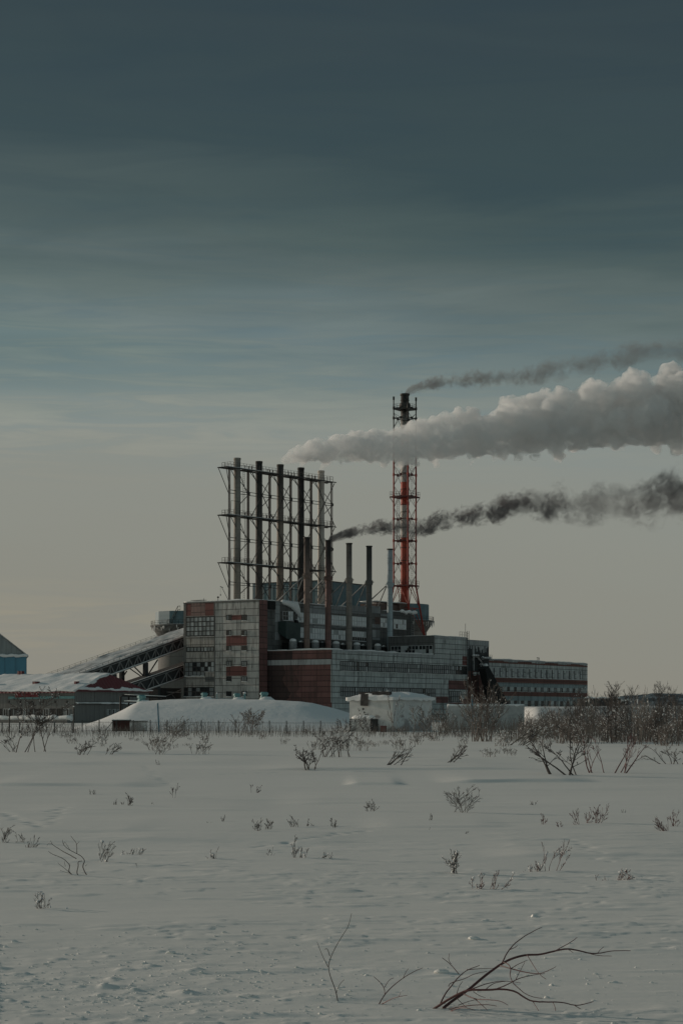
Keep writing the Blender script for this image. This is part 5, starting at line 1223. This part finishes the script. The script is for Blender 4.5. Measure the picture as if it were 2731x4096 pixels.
def post(name, px, pyb, pyt, Y, r, mat, label, lean=0.0, arm=None):
    o = thing(name, label, 'post', (px2x(px, Y), Y, -.6)); z = px2z(pyt, Y) + .6; mb = MB(); mb.tube([(0, 0, 0), (-lean, 0, z)], r, 8); mb.build('shaft', mat, o)
    mb = MB(); mb.lathe(-lean, 0, [(r*1.15, z + .002), (r*1.1, z + .06), (r*.4, z + .11)], 8); mb.build('snow_cap', M['snow'], o)
    if arm: mb = MB(); mb.tube([(0, 0, z*arm), (-.25, -.1, z*arm), (-.30, -.1, z*arm)], [.03, .08, .1], 6); mb.build('bracket', M['snow'], o)
post('marker_post', 637, 2922, 2813, 195, .085, M['blue_post'], 'bright blue post standing against the white mound', .15)
post('fence_post', 296, 2925, 2828, 190, .07, M['steel_dark'], 'tall dark pole with a snowy bracket in front of the grey house', 0, .72)
post('fence_post', 39, 2925, 2838, 190, .07, M['steel_dark'], 'thin dark pole behind the snowy saplings before the house windows', 0)
post('marker_post', 1888, 2900, 2782, 168, .075, M['blue_post'], 'pale blue pole half hidden inside the tallest bush', .02)
FY_ = 193.0
def fence(pxs, Y, label, h=1.15):
    o = thing('iron_fence', label, 'fence', (px2x(pxs[0], Y), Y, 0)); X0 = px2x(pxs[0], Y)
    for a in pxs: x = px2x(a, Y) - X0; z = gz(x + X0, Y); mb = MB(); mb.box(x - .05, x + .05, -.05, .05, z - .3, z + h + .12); mb.build('post', M['fence_iron'], o)
    for a, b in zip(pxs[:-1], pxs[1:]):
        xa, xb = px2x(a, Y) - X0 + .055, px2x(b, Y) - X0 - .055; mb = MB(); za = gz(xa + X0, Y)
        for zz in (.18, h - .12): mb.beam((xa, 0, za + zz), (xb, 0, za + zz), .017)
        n = max(3, int((xb - xa)/.16))
        for k in range(n): x = xa + (xb - xa)*(k + .5)/n; mb.beam((x, 0, za - .1), (x, 0, za + h + R.uniform(-.02, .02)), .010)
        mb.build('picket_panel', M['fence_iron'], o)
fence([330 + 68*k for k in range(16)], FY_, 'low iron picket fence running along the foot of the mound')
fence([-60 + 70*k for k in range(6)], 188.0, 'low dark picket fence before the grey house', 1.0)

# ------------------------------------------------------------------ shrubs
SR = random.Random(99)
def grow(rng, p, d, length, rad, depth, out, bend=.18, up=.05, lean=(0, 0, 0), nseg=6, kids=(3, 6), kl=(.3, .55), ang=(.35, .8)):
    pts = [p.copy()]; rads = [rad]; seg = length/nseg; d = d.normalized(); dirs = []
    for i in range(nseg):
        d = (d + Vector((rng.uniform(-bend, bend), rng.uniform(-bend, bend), rng.uniform(-bend*.7, bend*.7) + up)) + Vector(lean)).normalized()
        p = p + d*seg; pts.append(p.copy()); rads.append(rad*(1 - .70*(i+1)/nseg)); dirs.append(d.copy())
    out.append((pts, rads, depth))
    if depth <= 0: return
    for _ in range(rng.randint(*kids)):
        t = rng.uniform(.25, .97); i = min(nseg - 1, int(t*nseg)); q = pts[i].lerp(pts[i+1], t*nseg - i)
        ax = Vector((rng.uniform(-1, 1), rng.uniform(-1, 1), rng.uniform(-.6, 1))).cross(dirs[i])
        if ax.length < 1e-3: continue
        dd = Matrix.Rotation(rng.uniform(*ang), 3, ax.normalized()) @ dirs[i]
        grow(rng, q, dd, length*rng.uniform(*kl)*(1 - .45*t), rads[i]*.55, depth - 1, out, bend, up, lean, max(3, nseg - 2), kids, kl, ang)
def shrub_paths(seed, h, w, stems, lean=0.0, depth=2, rad=.012, bend=.16, spread=.6, kids=(3, 6), up=.06, base_w=.12):
    rng = random.Random(seed); out = []
    for k in range(stems):
        a = rng.uniform(0, 6.283); s = rng.uniform(.1, 1) * spread
        d = Vector((math.cos(a)*s + lean, math.sin(a)*s*.8, 1.0))
        b = Vector((rng.uniform(-.5, .5)*w*base_w*2, rng.uniform(-.5, .5)*w*base_w*1.6, -.08))
        grow(rng, b, d, h*rng.uniform(.72, 1.12), rad*rng.uniform(.7, 1.15), depth, out, bend, up, (lean*.06, 0, 0), 7, kids)
    # bring to the wanted height and width
    zs = [p.z for pts, _, _ in out for p in pts]; top = max(zs); k = min(1.6, max(.5, h/max(top, .01)))
    xs = [p.x for pts, _, _ in out for p in pts]; ww = max(xs) - min(xs)
    kx = min(1.6, max(.6, w/ww))
    cx = 0
    return [([Vector((p.x*kx, p.y*kx, p.z*k)) for p in pts], r, d) for pts, r, d in out]
def shrub_mesh(paths, minr, sides=(5, 4, 3)):
    mb = MB()
    for pts, rads, d in paths:
        n = sides[0] if d >= 2 else sides[1] if d == 1 else sides[2]
        mb.tube(pts, [max(minr, r) for r in rads], n, 0, False)
    return mb
def snow_mesh(paths, rng, prob, size):
    mb = MB()
    for pts, rads, d in paths:
        for i in range(1, len(pts)):
            if rng.random() < prob:
                p = pts[i-1].lerp(pts[i], rng.random()); q = p + (pts[i] - pts[i-1])*rng.uniform(.3, .9); s = size*rng.uniform(.5, 1.3)
                mb.tube([p + Vector((0, 0, s*.4)), p.lerp(q, .5) + Vector((0, 0, s*.8)), q + Vector((0, 0, s*.4))], [s*.4, s, s*.45], 5)
    return mb
def shrub(name, label, px, py, hpx, wpx, stems, lean=0.0, depth=2, rad=None, mat='bark_dark', seed=None, snow=0.0, group=None, cat='shrub', spread=.6, bend=.16, kids=(3, 6), up=.06, base_w=.12, minr=None):
    P = base(px, py); s = P.y / F; h, w = hpx*s, wpx*s; seed = seed or int(px*7 + py)
    pa = shrub_paths(seed, h, w, stems, lean, depth, rad or max(.004, h*.011), bend, spread, kids, up, base_w)
    minr = minr or P.y*.000078
    if snow:
        o = thing(name, label, cat, P, 0, group); shrub_mesh(pa, minr).build('branches', M[mat], o)
        sm = snow_mesh(pa, random.Random(seed + 1), snow, max(.012, P.y*.00022))
        if sm.v: sm.build('snow_tufts', M['snow'], o, True)
    else:
        o = shrub_mesh(pa, minr).build(name, M[mat]); o.location = P; tag(o, label, cat, group)
    return o
G1 = 'low bare shrubs on the snow field'
# --- tall ones at the far edge of the field
shrub('birch_sapling', 'tall birch sapling clump with snow clots standing before the grey house', 125, 3011, 265, 245, 6, .10, 3, .026, 'bark_dark', 11, .05, spread=.5, bend=.10, kids=(4, 7), up=.05, base_w=.26)
shrub('bare_shrub', 'dark low tangle at the foot of the snowy birch saplings', 40, 3008, 70, 120, 6, -.1, 2, .012, 'bark_dark', 12, .03)
shrub('bare_shrub', 'snow flecked bush of slanting stems at the foot of the blue post', 668, 2968, 105, 150, 9, .35, 2, .018, 'bark_brown', 13, .10)
shrub('bare_shrub', 'dense fan of thin twigs against the middle of the white mound', 985, 2940, 112, 150, 16, .05, 2, .014, 'bark_brown', 14, .02, spread=.55, base_w=.3)
shrub('bare_shrub', 'dark crooked bush, the tallest in the middle of the field', 1245, 3074, 128, 165, 7, -.10, 3, .019, 'bark_dark', 15, spread=.8, bend=.2)
shrub('bare_shrub', 'wide clump of upright stems just behind the dark crooked bush', 1350, 3028, 120, 175, 13, .18, 2, .018, 'bark_dark', 16, .03, base_w=.32)
shrub('bare_shrub', 'flattened bush leaning right on the snow below the white hut', 1565, 3060, 82, 175, 6, .7, 2, .018, 'bark_dark', 17, spread=.5)
shrub('bare_shrub', 'short right leaning bush below the pale yard wall', 1785, 3050, 68, 110, 5, .75, 2, .016, 'bark_dark', 18, spread=.5)
shrub('bare_shrub', 'largest many stemmed bush in front of the sloping black chute', 1925, 2966, 262, 250, 22, .04, 2, .030, 'bark_brown', 19, .05, spread=.62, bend=.10, kids=(4, 8), base_w=.18)
shrub('bare_shrub', 'snow plastered bush bent over to the right beside the largest bush', 2060, 2982, 135, 215, 9, .8, 2, .030, 'bark_pale', 20, .30, spread=.45, bend=.1)
shrub('bare_shrub', 'snow crusted stubby bush between the largest bush and the bent one', 2000, 2985, 75, 110, 14, .2, 1, .02, 'bark_pale', 120, .35, base_w=.3)
shrub('bare_shrub', 'dark forked bush with two thick trunks near the right, before the thicket', 2258, 3100, 205, 280, 7, -.12, 3, .024, 'bark_dark', 21, spread=.85, bend=.15, kids=(3, 5), minr=.006)
shrub('bare_shrub', 'wide spray of reddish stems beside the dark forked bush', 2440, 3092, 160, 270, 9, .25, 2, .020, 'bark_red', 22, spread=.8, bend=.12, base_w=.35)
shrub('bare_shrub', 'low spreading bush at the right edge with stems lying on the snow', 2690, 3056, 95, 190, 7, -.35, 2, .016, 'bark_dark', 23, spread=.8)
shrub('bare_shrub', 'low fan of twigs midway between the birch saplings and the mound', 335, 3020, 70, 120, 8, .3, 2, .012, 'bark_dark', 24)
shrub('bare_shrub', 'single arched branch and twigs left of the blue post', 420, 3018, 48, 110, 4, .9, 2, .014, 'bark_dark', 25, spread=.4)
shrub('bare_shrub', 'thin slanting twig alone on the snow below the blue post', 606, 3004, 58, 44, 2, -.5, 1, .010, 'bark_dark', 26)
shrub('bare_shrub', 'tall thin pale bush against the front of the white hut', 1572, 2945, 165, 70, 4, .08, 2, .02, 'bark_brown', 27, .04, spread=.3)
shrub('bare_shrub', 'slim curved sapling before the shaded side of the white hut', 1648, 2948, 125, 55, 2, .12, 2, .02, 'bark_pale', 28, .06, spread=.25)
shrub('bare_shrub', 'wiry bush at the right hand corner of the white hut', 1710, 2946, 140, 110, 9, -.12, 2, .018, 'bark_brown', 29, .03, spread=.5)
shrub('bare_shrub', 'snow clotted low bush in front of the hut porch', 1440, 2948, 95, 170, 14, .1, 2, .014, 'bark_dark', 30, .12, base_w=.4)
shrub('bare_shrub', 'dense brown bush filling the gap between the hut and the yard wall', 1768, 2935, 110, 110, 16, 0, 2, .018, 'bark_brown', 31, .05, base_w=.4)
# --- the field, one by one
FIELD = [
 (376, 3177, 24, 34, 5, .1, 'tiny tuft of twigs behind the three stemmed group on the left'), (403, 3176, 14, 20, 3, .2, 'smallest tuft right beside the tiny far left tuft'),
 (462, 3219, 30, 18, 3, 0, 'thin twig left of the upright tufted shrub in the left field'), (485, 3217, 22, 14, 3, 0, 'very faint twig next to the upright tufted shrub'),
 (513, 3222, 52, 36, 5, .05, 'upright tufted shrub in the left field'), (590, 3217, 24, 44, 4, .9, 'twig leaning hard right beyond the upright tufted shrub'),
 (700, 3191, 60, 44, 2, .05, 'thin lone stem with a forked top in the middle distance'), (835, 3291, 22, 24, 4, 0, 'pair of grassy sprigs left of the single tall sprig'),
 (886, 3286, 38, 24, 2, .1, 'single tall sprig beside the grassy sprigs'), (930, 3286, 18, 60, 5, .4, 'creeping low twig right of the single tall sprig'),
 (8, 3370, 70, 70, 3, .5, 'dark branch cut off by the left edge of the picture'), (96, 3369, 52, 60, 4, -.3, 'faint slanting twigs by the left edge, behind the dark one'),
 (112, 3389, 50, 62, 4, .6, 'dark shrub leaning right near the left edge'), (402, 3447, 90, 80, 3, .55, 'tall dark shrub nodding right, left of the three parallel stems'),
 (440, 3446, 28, 70, 5, .7, 'low dense branch beside the tall nodding shrub'), (491, 3419, 42, 30, 2, .4, 'first of three parallel slanting stems'),
 (505, 3418, 44, 50, 2, .7, 'second of three parallel slanting stems'), (536, 3418, 48, 60, 3, .7, 'third and bushiest of the parallel slanting stems'),
 (552, 3468, 38, 8, 1, 0, 'straight bare stick poking out of the snow'), (848, 3434, 50, 54, 6, .05, 'small dark bushy plant alone on a snow ripple'),
 (179, 3632, 68, 64, 4, .15, 'forked shrub closest to us on the far left'), (222, 3637, 48, 84, 3, .8, 'right leaning twig beside the forked shrub on the left'),
 (110, 3634, 14, 50, 2, .9, 'twig lying flat left of the forked shrub'), (631, 3060, 22, 18, 3, .1, 'tiny tuft on the far snow below the blue post'),
 (1012, 3171, 34, 50, 3, .5, 'thin comb like sprig in the far middle'), (1031, 3323, 52, 46, 6, 0, 'left of two spiky shrubs standing side by side'),
 (1066, 3317, 44, 42, 5, .1, 'right of two spiky shrubs standing side by side'), (1195, 3308, 50, 70, 4, -.4, 'pale twigs above the little snow drift'),
 (1225, 3305, 36, 30, 3, .3, 'dark sprig at the right end of the little snow drift'), (1258, 3305, 22, 10, 2, 0, 'short stub between the snow drift and the forked sprigs'),
 (1302, 3305, 42, 56, 3, .5, 'forked sprig leaning right in the middle field'), (1350, 3311, 46, 30, 2, -.4, 'dark sprig leaning left in the middle field'),
 (1366, 3260, 22, 18, 1, .6, 'single slanting stick in the middle field'), (1480, 3245, 50, 66, 7, .1, 'faint feathery shrub in the middle distance'),
 (1489, 3270, 24, 54, 3, .9, 'low arched twig below the feathery shrub'), (1723, 3281, 34, 14, 2, 0, 'thin upright twig left of the wide dark bush'),
 (1519, 3302, 26, 44, 3, -.5, 'curled twig lying on the snow right of the arched one'), (1570, 3308, 18, 40, 3, -.3, 'low scrap of twigs beyond the curled one'),
 (1691, 3318, 30, 56, 4, .6, 'thin grassy spray below the wide dark bush'), (1063, 3423, 48, 34, 2, .2, 'thin forked twig left of the tall black stems'),
 (1177, 3431, 92, 40, 3, .1, 'tall black stems in the middle of the field'), (1206, 3431, 48, 36, 4, .15, 'short bushy companion of the tall black stems'),
 (1275, 3433, 52, 95, 5, .7, 'wind bent bush right of the tall black stems'), (1812, 3493, 98, 80, 7, 0, 'neat upright bush shaped like a small tree'),
 (1828, 3249, 112, 160, 9, .05, 'wide dark bush, the biggest in the right middle field'), (1845, 3334, 34, 110, 4, .9, 'low arched twig bent to the snow below the wide dark bush'),
 (1640, 3347, 18, 56, 4, .3, 'flat scrap of twigs left of the arched twig'), (2123, 3219, 24, 66, 7, 0, 'grassy tuft far off below the dark forked bush'),
 (2171, 3297, 46, 44, 4, 0, 'left of a pair of small spiky shrubs'), (2233, 3308, 36, 40, 4, .1, 'right of a pair of small spiky shrubs'),
 (2318, 3297, 66, 46, 3, -.45, 'left stem of the three stemmed dark shrub'), (2343, 3292, 66, 46, 4, .15, 'middle stem of the three stemmed dark shrub'),
 (2384, 3292, 80, 66, 6, .25, 'right and bushiest stem of the three stemmed dark shrub'), (2490, 3251, 26, 26, 4, 0, 'little tuft beyond the three stemmed shrub'),
 (2668, 3324, 60, 66, 5, -.4, 'faint leaning shrub near the right edge'), (2700, 3305, 66, 60, 4, .05, 'faint upright shrub at the right edge'),
 (2200, 3484, 130, 120, 4, .3, 'tallest two armed shrub in the right foreground field'), (2155, 3484, 64, 44, 4, .15, 'forked sprig beside the two armed shrub'),
 (2126, 3487, 54, 18, 2, -.05, 'slim upright sprig left of the forked one'), (2095, 3487, 30, 26, 3, .1, 'shortest sprig in the row left of the two armed shrub'),
 (1900, 3554, 72, 66, 4, .25, 'dark stiff shrub below the tree shaped bush'), (1952, 3557, 98, 115, 4, .75, 'right leaning shrub with a feathery top'),
 (2012, 3551, 20, 56, 4, .6, 'low feathery sprig right of the leaning shrub'), (2090, 3572, 54, 40, 1, .5, 'single bowed stem alone on the snow'),
 (2401, 3523, 46, 62, 4, .3, 'forked shrub left of the arching dark branch'), (2470, 3519, 60, 100, 7, .4, 'feathery clump beside the arching dark branch'),
 (2516, 3516, 44, 64, 3, .9, 'dark branch arching over in the right field'), (2614, 3570, 26, 84, 4, .8, 'low creeping twig near the right edge'),
 (1814, 3554, 16, 30, 2, .3, 'tiny twig left of the dark stiff shrub'), (2560, 3470, 14, 30, 2, .8, 'small dark stick lying on the snow at the right')]
for i, (px, py, h, w, st, ln, lab) in enumerate(FIELD):
    near = py > 3400
    shrub('bare_shrub', lab, px, py, h, w, st, ln, 2 if h > 30 else 1, None, 'bark_red' if (px > 1850 and py > 3280) else 'bark_dark', 300 + i, .05 if (near and h > 40) else 0, G1, spread=.45, bend=.17, kids=(2, 5) if h < 60 else (3, 7), base_w=.16)
def ppath(rows, Y, wig=0.0, z0=None):
    n = len(rows); o = []
    for i, (px, py) in enumerate(rows):
        y = Y + wig*math.sin(math.pi*.5*i/max(1, n-1)); o.append(at(px, py, y))
    # soften the traced polyline
    for _ in range(2):
        q = [o[0]]
        for a, b in zip(o[:-1], o[1:]): q += [a.lerp(b, .25), a.lerp(b, .75)]
        o = q + [o[-1]]
    return o
def traced(name, label, strokes, ybase, mat, cat='branch', snow=False):
    Pb = base(*ybase); mb = MB(); rr = random.Random(int(ybase[0])); kr = .42 if cat == 'shrub' else .82
    for rows, r0, r1, wig in strokes:
        r0, r1 = r0*kr, r1*kr
        pts = ppath(rows, Pb.y, wig); n = len(pts)
        L = [min(1, i/(n-1)) for i in range(n)]
        mb.tube([p - Pb + Vector((0, rr.uniform(-.004, .004), 0)) for p in pts], [r0 + (r1 - r0)*t for t in L], 6, 0, True)
    o = mb.build(name, M[mat], None, True); o.location = Pb; tag(o, label, cat, None); return o
def c5(l): return [(1500 + x/1.568, 3600 + y/1.568) for x, y in l]
traced('fallen_branch', 'long dark red branch arching to the right, nearest to us', [
 (c5([(425, 680), (470, 642), (590, 560), (680, 480), (790, 400), (860, 365), (950, 342), (1030, 345), (1130, 318), (1200, 305), (1270, 315), (1350, 338), (1420, 332), (1480, 318), (1600, 318)]), .0125, .0022, .35),
 (c5([(362, 687), (440, 635), (530, 585), (592, 562), (690, 565), (800, 558), (880, 572), (930, 610), (985, 638), (1100, 640), (1170, 640), (1260, 665), (1320, 650), (1367, 637)]), .0095, .002, -.25),
 (c5([(1250, 662), (1290, 685), (1317, 703)]), .003, .0015, 0), (c5([(990, 640), (1020, 690), (1047, 730)]), .003, .0015, -.1), (c5([(1115, 645), (1130, 680), (1128, 705), (1158, 716)]), .003, .0015, -.1),
 (c5([(797, 392), (825, 330), (870, 275), (930, 230), (1000, 190), (1042, 172)]), .0055, .0018, .3), (c5([(845, 310), (875, 298), (892, 285)]), .003, .0015, .1),
 (c5([(1130, 318), (1170, 295), (1230, 262), (1265, 235)]), .004, .0016, .2), (c5([(1395, 332), (1410, 310), (1432, 293)]), .0025, .0015, .1), (c5([(1350, 338), (1400, 350), (1482, 352)]), .003, .0015, .1), (c5([(1200, 305), (1222, 318), (1240, 330)]), .0025, .0015, .1),
 (c5([(402, 668), (430, 600), (480, 535), (515, 490), (570, 440), (655, 410)]), .006, .002, .2), (c5([(575, 437), (650, 432), (745, 428)]), .0035, .0016, .2),
 (c5([(460, 540), (470, 520), (560, 495), (620, 462), (700, 448)]), .0035, .0016, .3), (c5([(510, 592), (525, 540), (548, 510)]), .003, .0015, .1), (c5([(420, 363), (470, 400), (525, 465)]), .0022, .003, .2), (c5([(465, 337), (458, 375), (475, 400)]), .0015, .0024, .2),
 (c5([(800, 388), (840, 405), (850, 440), (842, 470), (860, 520), (900, 555), (940, 590), (1000, 612), (1047, 617)]), .0045, .0016, -.3), (c5([(785, 412), (850, 430), (940, 455), (1030, 465), (1090, 440), (1133, 418)]), .0050, .0016, -.3),
 (c5([(850, 430), (900, 400), (952, 378)]), .003, .0015, .1), (c5([(750, 562), (830, 530), (900, 490), (1000, 468), (1062, 462)]), .0045, .0016, .3), (c5([(610, 557), (680, 530), (760, 510), (820, 508), (912, 520)]), .0040, .0016, .3),
 (c5([(690, 562), (740, 520), (830, 508)]), .0035, .0016, .2), (c5([(950, 342), (990, 410), (1030, 470), (1072, 498)]), .0035, .0015, -.3), (c5([(878, 505), (910, 440), (937, 390)]), .003, .0015, .2),
 (c5([(440, 692), (520, 670), (600, 660), (700, 655), (762, 665)]), .0050, .0016, -.2), (c5([(450, 706), (500, 685), (560, 672), (625, 692)]), .0045, .0016, -.3), (c5([(555, 590), (630, 625), (720, 625), (790, 635), (832, 660)]), .0045, .0016, -.3),
 (c5([(630, 625), (670, 660), (702, 690)]), .0035, .0015, -.1), (c5([(520, 660), (600, 630), (662, 620)]), .003, .0015, .1), (c5([(615, 575), (650, 600), (690, 612)]), .0025, .0015, .1), (c5([(515, 620), (545, 650), (570, 672)]), .0025, .0015, 0)],
 (1768, 4034), 'bark_red')
traced('thin_branch', 'slim forked red twig slanting right, left of the long branch', [(c5([(25, 652), (60, 590), (120, 530), (180, 485), (240, 450), (298, 425)]), .0045, .0016, .2), (c5([(60, 588), (57, 550), (30, 515), (0, 488), (-10, 480)]), .0032, .0014, .1),
 (c5([(58, 548), (88, 500), (117, 488)]), .0028, .0014, .1), (c5([(175, 490), (190, 455), (207, 430)]), .0024, .0014, .1), (c5([(40, 654), (100, 620), (150, 605), (202, 598)]), .0040, .0014, -.2), (c5([(148, 606), (156, 590), (160, 575)]), .002, .0012, 0)], (1518, 4016), 'bark_red')
def d1(l): return [(x*1.7417, y*1.7417) for x, y in l]
traced('thin_branch', 'tall thin dark stem with a bent tip, farthest left of the nearest branches', [(d1([(776, 2301), (770, 2272), (757, 2240), (753, 2215), (765, 2185), (785, 2150), (800, 2128), (807, 2098)]), .0042, .0014, .3), (d1([(753, 2220), (740, 2195), (728, 2163)]), .003, .0014, .1),
 (d1([(757, 2195), (752, 2178), (745, 2180)]), .003, .0016, 0), (d1([(772, 2282), (778, 2262), (790, 2250)]), .0025, .0014, 0)], (1351, 4008), 'bark_dark')
c7 = lambda l: [(x/1.568, 3050 + y/1.568) for x, y in l]
traced('bent_shrub', 'largest shrub on the left, its long arms all bent to the left', [(c7([(545, 706), (530, 680), (518, 650), (536, 615), (510, 585), (480, 570), (440, 550), (400, 520), (393, 484)]), .016, .004, .3), (c7([(484, 572), (484, 520), (478, 500), (455, 475), (446, 460)]), .010, .004, .2), (c7([(482, 515), (500, 495)]), .006, .003, 0),
 (c7([(490, 705), (482, 690), (493, 650), (490, 620), (516, 618)]), .013, .008, -.2), (c7([(480, 603), (440, 580), (400, 560), (370, 540), (330, 515), (318, 490)]), .012, .004, .3), (c7([(330, 512), (305, 505), (296, 524)]), .006, .003, .1),
 (c7([(452, 702), (430, 680), (442, 650), (425, 625), (395, 600), (350, 583), (320, 570), (305, 556)]), .012, .004, -.3), (c7([(448, 700), (410, 665), (375, 640), (365, 630)]), .008, .003, -.1), (c7([(440, 695), (415, 690), (378, 676)]), .006, .003, -.1), (c7([(440, 650), (440, 632)]), .005, .003, 0), (c7([(412, 652), (405, 625), (412, 615)]), .005, .003, 0),
 (c7([(400, 520), (404, 495), (415, 505), (440, 548)]), .005, .004, .1), (c7([(536, 650), (548, 640)]), .005, .003, 0)], (320, 3499), 'bark_dark', 'shrub')

# --- thicket on the right: a few kinds of tall bush, copied
TK = []
for k, (h, w, st, mat, sn, ln) in enumerate(((2.6, 1.6, 9, 'bark_brown', .02, .05), (3.0, 1.3, 6, 'bark_dark', .02, .08), (2.3, 2.0, 14, 'bark_brown', .03, .05), (1.6, 1.8, 16, 'bark_brown', .08, .1), (2.8, 1.0, 5, 'bark_pale', .05, .1))):
    pa = shrub_paths(700 + k, h, w, st, ln, 2, .020, .09, .30, (3, 6), .06, .34)
    o = thing('thicket_shrub', 'bare tall bush in the dense thicket at the right', 'shrub', (0, 0, 0), 0, 'tall bare bushes of the right hand thicket')
    shrub_mesh(pa, .0066, (4, 3, 3)).build('branches', M[mat], o); sm = snow_mesh(pa, random.Random(900 + k), sn, .030); sm.build('snow_tufts', M['snow'], o, True); TK.append(o)
tr = random.Random(17); used = set(); spots = []
for k in range(125):
    px = tr.uniform(2070, 2790); t = tr.random(); py = 2985 - 65*t - (12 if px < 2250 else 0); spots.append((px, py))
for px, py in spots:
    P = base(px, py); i = tr.choices(range(5), [4, 3, 4, 5, 2])[0]; far = P.y
    o = TK[i] if i not in used else copy_tree(TK[i]); used.add(i)
    s = tr.choice((.55, .65, .75, .85, .95, 1.15)) * (far/95.0)**.5 * (.62 if px < 2190 else 1.0); o.location = P; o.rotation_euler = (0, 0, tr.uniform(0, 6.28)); o.scale = (s, s, s)
TF = []
for k in range(3):
    pa = shrub_paths(800 + k, .75, 1.0, 12, .1, 2, .010, .14, .5, (2, 5), .05, .4); o = thing('edge_shrub', 'low frosted bush along the far edge of the snow field', 'shrub', (0, 0, 0), 0, 'low frosted bushes along the far edge of the field')
    shrub_mesh(pa, .0065, (4, 3, 3)).build('branches', M['bark_brown'], o); sm = snow_mesh(pa, random.Random(950 + k), .07, .022); sm.build('snow_tufts', M['snow'], o, True); TF.append(o)
used = set()
for k in range(58):
    px = tr.uniform(230, 2240); py = tr.triangular(2925, 3040, 2938); P = base(px, py); i = tr.randrange(3)
    o = TF[i] if i not in used else copy_tree(TF[i]); used.add(i); s = tr.uniform(.3, 1.0)*(P.y/100)**.35; o.location = P; o.rotation_euler = (0, 0, tr.uniform(0, 6.28)); o.scale = (s*1.1, s*1.1, s*tr.uniform(.7, 1.2))
# dry weeds in front of the fences and banks: one mass
mb = MB(); wr = random.Random(44)
for k in range(3600):
    px = wr.uniform(0, 2731) if k % 3 else wr.uniform(1750, 2731); Y = wr.uniform(150, 205) if px < 2000 else wr.uniform(110, 215); X = px2x(px, Y); h = wr.uniform(.35, 1.0)*(1.6 if 620 < px < 900 or px > 1750 else 1.0); z = gz(X, Y); a, b = wr.uniform(-.25, .35), wr.uniform(-.2, .2)
    mb.tube([(X, Y, z - .05), (X + a*h*.4, Y + b*h*.4, z + h*.55), (X + a*h, Y + b*h, z + h)], [.013, .011, .008], 3, 0, False)
o = mb.build('dry_weeds', M['bark_brown']); o['kind'] = 'stuff'; o['label'] = 'thin dry weeds standing along the far edge of the snow'
# --- lumps of wind broken snow close by
def lump_mesh(rng, r):
    bm = bmesh.new(); bmesh.ops.create_icosphere(bm, subdivisions=2, radius=r)
    k = [(Vector((rng.gauss(0, 1), rng.gauss(0, 1), rng.gauss(0, 1))).normalized(), rng.uniform(.45, .8)) for _ in range(5)]
    sx, sz = rng.uniform(.9, 1.7), rng.uniform(.45, .85)
    for v in bm.verts:
        for n, d in k:
            e = v.co.dot(n) - d*r
            if e > 0: v.co -= n*e            # broken faces
        v.co *= rng.uniform(.9, 1.08); v.co.z *= sz; v.co.x *= sx
    vs = [tuple(v.co) for v in bm.verts]; fs = [tuple(x.index for x in f.verts) for f in bm.faces]; bm.free(); return vs, fs
for px, py, w, lab in ((1766, 3890, 40, 'large snow lump left of the long red branch'), (1896, 3757, 48, 'snow lump highest of those above the long branch'), (2134, 3668, 40, 'snow lump casting a shadow by the right hand tracks'), (1940, 3686, 26, 'small round snow lump above the tip of the thin stem'),
                       (2453, 3931, 28, 'snow lump right of the tip of the long branch'), (2203, 3942, 24, 'snow lump under the long branch'), (62, 3768, 26, 'round snow lump by the left edge'), (205, 3850, 26, 'dark sided snow lump in the left foreground'), (685, 3814, 30, 'pointed snow lump in the rough snow'), (583, 4066, 20, 'small snow lump at the very front')):
    P = base(px, py); r = w/2*P.y/F; vs, fs = lump_mesh(random.Random(px), r); mb = MB(); mb.add(vs, fs); o = mb.build('snow_lump', M['snow_ground'], None, False); o.location = P + Vector((0, 0, r*.08)); tag(o, lab, 'snow lump', 'snow lumps lying on the field')
mb = MB(); cr = random.Random(3)
CP = [(min(2731, max(0, cr.gauss(650, 560))) if cr.random() < .72 else cr.uniform(0, 2731), cr.triangular(3690, 4150, 3960)) for k in range(1300)]
cdz = np.array([(HY - q) / F for _, q in CP]); cdx = np.array([(q - CX) / F for q, _ in CP]); cy = -CZ / cdz
for _ in range(4): cy = (ground_h(cdx*cy, cy) - CZ) / cdz
cz = ground_h(cdx*cy, cy)
for k in range(1300):
    P = Vector((cdx[k]*cy[k], cy[k], cz[k])); r = cr.choice((.003, .004, .004, .005, .006, .008, .012))*cr.uniform(.7, 1.2); vs, fs = lump_mesh(cr, r)
    mb.add([(x + P.x, y + P.y, z + P.z + r*.1) for x, y, z in vs], fs)
o = mb.build('snow_crumbs', M['snow_ground'], None, False); o['kind'] = 'stuff'; o['label'] = 'scattered crumbs of wind broken snow'
